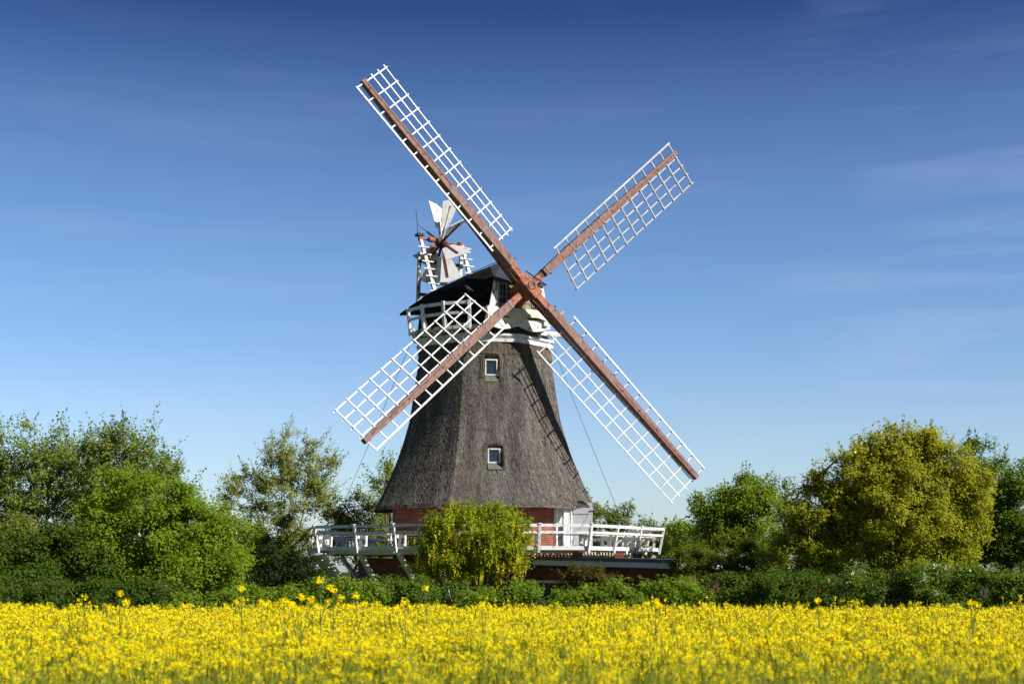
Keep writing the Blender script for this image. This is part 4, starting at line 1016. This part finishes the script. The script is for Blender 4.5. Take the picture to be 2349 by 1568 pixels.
hedge('dim bush in the shade under the olive coloured tree', 38, 1840, [(1800, 1345, 60, 46), (1860, 1350, 55, 48), (1830, 1380, 80, 30)], 'shade')
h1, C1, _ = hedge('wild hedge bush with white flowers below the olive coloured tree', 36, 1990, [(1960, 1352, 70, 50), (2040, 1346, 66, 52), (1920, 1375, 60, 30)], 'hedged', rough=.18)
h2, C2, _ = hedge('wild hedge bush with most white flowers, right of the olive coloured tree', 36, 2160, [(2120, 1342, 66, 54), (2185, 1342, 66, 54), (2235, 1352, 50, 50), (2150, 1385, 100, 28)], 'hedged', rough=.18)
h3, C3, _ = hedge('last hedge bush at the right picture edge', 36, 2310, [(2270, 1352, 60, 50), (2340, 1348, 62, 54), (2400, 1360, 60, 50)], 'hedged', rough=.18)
hedge('dark hedge bush at the left picture edge', 37, 60, [(40, 1360, 80, 44), (130, 1368, 70, 38), (-40, 1360, 60, 46)], 'shade')  # deep shade on both left bushes carried by the darker leaf colour
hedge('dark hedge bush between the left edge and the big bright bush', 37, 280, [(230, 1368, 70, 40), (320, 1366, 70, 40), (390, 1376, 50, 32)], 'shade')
for hh_, C_, n_ in ((h1, C1, 8), (h2, C2, 16), (h3, C3, 4)):
    s_ = C_[np.argsort(C_[:, 1] - C_[:, 2] * .5)][: len(C_) // 3]
    P_ = np.repeat(s_[rng.choice(len(s_), n_)], 7, 0) + np.array([0, -.16, .10]) + rng.normal(0, .030, (n_ * 7, 3))
    V_, F_ = leaf_quads(P_, unit(n_ * 7), .05, .9)
    mesh_np('blossom', V_, F_, M['whiteblossom'], hh_, tint=np.full(len(V_), .7))

# --- distant tree line closing the gaps behind everything
gT = 'far trees behind the mill garden'
for i, (px, top, rx, lab_, mt) in enumerate([(60, 1215, 110, 'far green tree behind the slender trees at the left edge', 'mid'), (440, 1225, 110, 'far green tree behind the big bright bush', 'mid'), (560, 1215, 90, 'far green tree under the loose-leaved tree', 'mid'), (960, 1240, 130, 'far green tree hidden behind the mill base', 'mid'), (1330, 1235, 120, 'far green tree behind the open door', 'mid'), (1560, 1225, 120, 'far green tree behind the right gallery corner', 'mid'), (1880, 1215, 130, 'far green tree behind the olive coloured tree', 'mid'), (2250, 1205, 130, 'far green tree behind the dark trees at the right edge', 'dark'), (230, 1225, 110, 'far green tree between the slender trees', 'mid')]):
    plant('far_tree', lab_, 'tree', 95, [(px, top + 45, rx, 48), (px - rx * .5, top + 60, rx * .6, 45), (px + rx * .5, top + 58, rx * .6, 45)], mt, base=px, leaf=.26, clump=.8, nl=40, lai=4, branches=10, trunk_r=.2, group=gT)

# ------------------------------------------------------------------ rapeseed
def rape_heads(P_, k, fs, hr, hh, tint0=None):
    """flower heads at P_: k petals each of size fs, in a dome of radius hr, height hh"""
    n = len(P_); d = unit(n * k); rr = rng.random(n * k) ** .45
    pos = np.repeat(P_, k, 0) + d * rr[:, None] * np.stack([hr, hr, hh], -1).repeat(k, 0)
    nr_ = d * .4 + np.array([0, 0, .35]) + np.array(S) * .8 + rng.normal(0, .3, (n * k, 3)); nr_ /= np.linalg.norm(nr_, axis=1)[:, None]
    V_, F_ = leaf_quads(pos, nr_, fs, .85)
    t_ = np.clip(np.repeat(rng.normal(.55, .15, n), k * 4) + np.repeat(rng.normal(0, .18, n * k), 4), 0, 1)
    return V_, F_, t_
def strips(P0, P1, w):
    n = len(P0); a = rng.uniform(0, math.pi, n); s_ = np.stack([np.cos(a), np.sin(a), np.zeros(n)], -1) * (w / 2)[:, None]
    V_ = np.stack([P0 - s_, P0 + s_, P1 + s_ * .6, P1 - s_ * .6], 1).reshape(-1, 3)
    return V_, np.arange(n * 4).reshape(-1, 4)
VV, FF, TT, MI = [], [], [], []
def push(V_, F_, t_, mi):
    n0 = sum(len(v) for v in VV); VV.append(V_); FF.append(F_ + n0); TT.append(t_); MI.append(np.full(len(F_), mi))
def canopy(x, y): return 1.205 + .05 * vnoise(x * .55, y * .55, 21) + .035 * vnoise(x * 2.1, y * 2.1, 22)
for (y0, y1, dens, k, fs, sub) in ((5.0, 9.2, 24, 26, .0125, 1), (9.2, 10.8, 36, 26, .0135, 1), (10.8, 13, 74, 24, .0150, 1), (13, 16, 118, 22, .0175, 1), (16, 22, 140, 18, .0215, 1), (22, 31.2, 150, 14, .027, 1)):
    xm = lambda y: .42 * y + 3.0
    npl = int((xm(y0) + xm(y1)) * (y1 - y0) * dens / 5.5)
    yp = y0 + (y1 - y0) * rng.random(npl); xp = rng.uniform(-1, 1, npl) * xm(yp)
    kp = rng.random(npl) < .62 + .45 * vnoise(xp * 1.3, yp * 1.3, 33)          # thinner and thicker patches
    yp, xp = yp[kp], xp[kp]; npl = len(yp)
    nh = rng.integers(3, 13, npl); n = int(nh.sum()); pid = np.repeat(np.arange(npl), nh)
    ph_ = canopy(xp, yp) + rng.normal(0, .06, npl) + (rng.random(npl) < .035) * rng.uniform(.06, .24, npl)
    spread = rng.uniform(.05, .13, npl)
    x = xp[pid] + rng.normal(0, 1, n) * spread[pid]; y = yp[pid] + rng.normal(0, 1, n) * spread[pid]
    top = ph_[pid] - rng.random(n) ** 1.3 * (.48 if y0 < 13 else .36 if y0 < 16 else .22)
    P_ = np.stack([x, y, top], -1)
    sc_ = rng.uniform(.55, 1.5, n)
    push(*rape_heads(P_, k, fs, .036 * sc_, .040 * sc_), 0)
    # green buds on top of the heads
    V_, F_ = leaf_quads(np.repeat(P_, 2, 0) + np.array([0, 0, .035]) + rng.normal(0, .010, (n * 2, 3)), unit(n * 2), .018 + .0006 * y0, .7); push(V_, F_, np.repeat(np.clip(rng.normal(.9, .1, n * 2), 0, 1), 4), 1)
    # stems
    B_ = P_ + np.stack([rng.normal(0, .10, n), rng.normal(0, .10, n), -np.minimum(top - .02, rng.uniform(.5, 1.2, n))], -1)
    V_, F_ = strips(B_, P_, np.full(n, .010 + .0006 * y0)); push(V_, F_, np.repeat(np.clip(rng.normal(.6, .25, n), 0, 1), 4), 1)
    # pods, buds and upper leaves
    m = int(n * (20 if y0 < 9 else 15 if y0 < 10 else 6 if y0 < 13 else 2)); j = rng.integers(0, n, m)
    Q_ = P_[j] - np.stack([rng.normal(0, .13, m), rng.normal(0, .13, m), rng.uniform(.0, .5, m)], -1)
    d_ = np.stack([rng.normal(0, .06, m), rng.normal(0, .06, m), rng.uniform(.02, .16, m)], -1)
    V_, F_ = strips(Q_, Q_ + d_, np.full(m, .005 + .0005 * y0)); push(V_, F_, np.repeat(np.clip(rng.normal(.6, .25, m), 0, 1), 4), 1)
    if y0 < 13:      # thin grassy stalks and side shoots standing between the near plants
        m = int((xm(y0) + xm(y1)) * (y1 - y0) * (170 if y0 < 10.5 else 110)); yy_ = y0 + (y1 - y0) * rng.random(m); xx_ = rng.uniform(-1, 1, m) * xm(yy_)
        zt_ = canopy(xx_, yy_) - rng.random(m) ** 1.5 * .5 + .02; Q_ = np.stack([xx_, yy_, zt_ - rng.uniform(.35, .8, m)], -1); d_ = np.stack([rng.normal(.03, .10, m), rng.normal(0, .08, m), np.zeros(m)], -1); d_[:, 2] = zt_ - Q_[:, 2]
        V_, F_ = strips(Q_, Q_ + d_, np.full(m, .010)); push(V_, F_, np.repeat(np.clip(rng.normal(.7, .22, m), 0, 1), 4), 1)
    m = int(n * (2.2 if y0 < 12 else 1)); j = rng.integers(0, n, m)
    Q_ = P_[j] - np.stack([rng.normal(0, .10, m), rng.normal(0, .10, m), rng.uniform(.3, .95, m)], -1); Q_[:, 2] = np.maximum(Q_[:, 2], .05)
    V_, F_ = leaf_quads(Q_, unit(m) * .6 + np.array([0, 0, .6]), .13, .35); push(V_, F_, np.repeat(np.clip(rng.normal(.35, .2, m), 0, 1), 4), 1)
field = mesh_np('rapeseed_field', np.vstack(VV), np.vstack(FF), [M['petal'], M['rapegreen']], None, tint=np.concatenate(TT), mi=np.concatenate(MI))
tag(field, 'yellow flowering rapeseed field across the foreground', 'rapeseed', kind='stuff')

# tall single plants that stand above the field
def tall_rape(px, py, Y, label, heads):
    p = at(px, py, Y); root = Vector((p.x + rnd.uniform(-.05, .05), p.y + rnd.uniform(-.03, .03), 0))
    o = empty('rapeseed_plant', root, label, 'rapeseed plant', 'tall rapeseed plants above the field')
    st_ = MB(); H_ = []
    st_.tube([root, root.lerp(p, .5) + Vector((.02, 0, 0)), p - Vector((0, 0, .02))], [.009, .008, .005], 6)
    H_.append(tuple(p))
    for (dx, dz) in heads:
        q = p + Vector((dx, rnd.uniform(-.03, .03), dz)); H_.append(tuple(q)); st_.tube([root.lerp(p, .72), q], [.006, .004], 5)
    st_.build('stem', M['rapegreen_plain'], o)
    H_ = np.array(H_); n = len(H_)
    V_, F_, t_ = rape_heads(H_, 46, .024, np.full(n, .052), np.full(n, .045))
    mesh_np('flower_head', V_, F_, M['petal'], o, tint=t_)
M['rapegreen_plain'] = noise_mat('rapeseed_stem', [(.3, (.09, .13, .02)), (1, (.18, .21, .05))], 8, rough=.6)
tall_rape(553, 1349, 16, 'single tall rapeseed plant in front of the dark yew', [])
tall_rape(734, 1330, 17, 'tallest rapeseed plant, below the left end of the gallery', [(.12, -.09)])
tall_rape(817, 1365, 17, 'tall rapeseed plant below the second gallery strut', [(.10, -.10), (-.10, -.14)])
tall_rape(690, 1368, 15, 'bushy tall rapeseed plant with many heads left of the tallest one', [(-.10, -.08), (.11, -.04), (.18, -.11), (-.03, -.14)])
tall_rape(274, 1361, 17, 'two headed tall rapeseed plant below the slender trees', [(.09, -.10)])
tall_rape(976, 1348, 19, 'thin stemmed tall rapeseed plant just left of the laburnum trunk', [])
tall_rape(928, 1378, 16, 'short two headed rapeseed plant between the gallery struts and the laburnum', [(-.09, -.08)])
tall_rape(765, 1352, 18, 'slim tall rapeseed plant right beside the tallest one', [(.09, -.10), (-.07, -.15)])
tall_rape(652, 1376, 16, 'short bushy rapeseed plant left of the many headed one', [(-.08, -.03), (.09, -.05)])
tall_rape(600, 1380, 17, 'low double headed rapeseed plant right of the single one before the yew', [(.08, -.02)])
tall_rape(1105, 1386, 17, 'low rapeseed plant under the laburnum', [(.07, -.02)])
tall_rape(1502, 1380, 16, 'low rapeseed plant before the tallest hedge bush', [(-.09, -.02), (.06, -.04)])
tall_rape(2225, 1382, 17, 'low rapeseed plant before the white flowering hedge', [(.07, -.02)])
tall_rape(1875, 1376, 18, 'tall rapeseed plant in front of the shaded bush under the olive coloured tree', [(.04, -.11)])
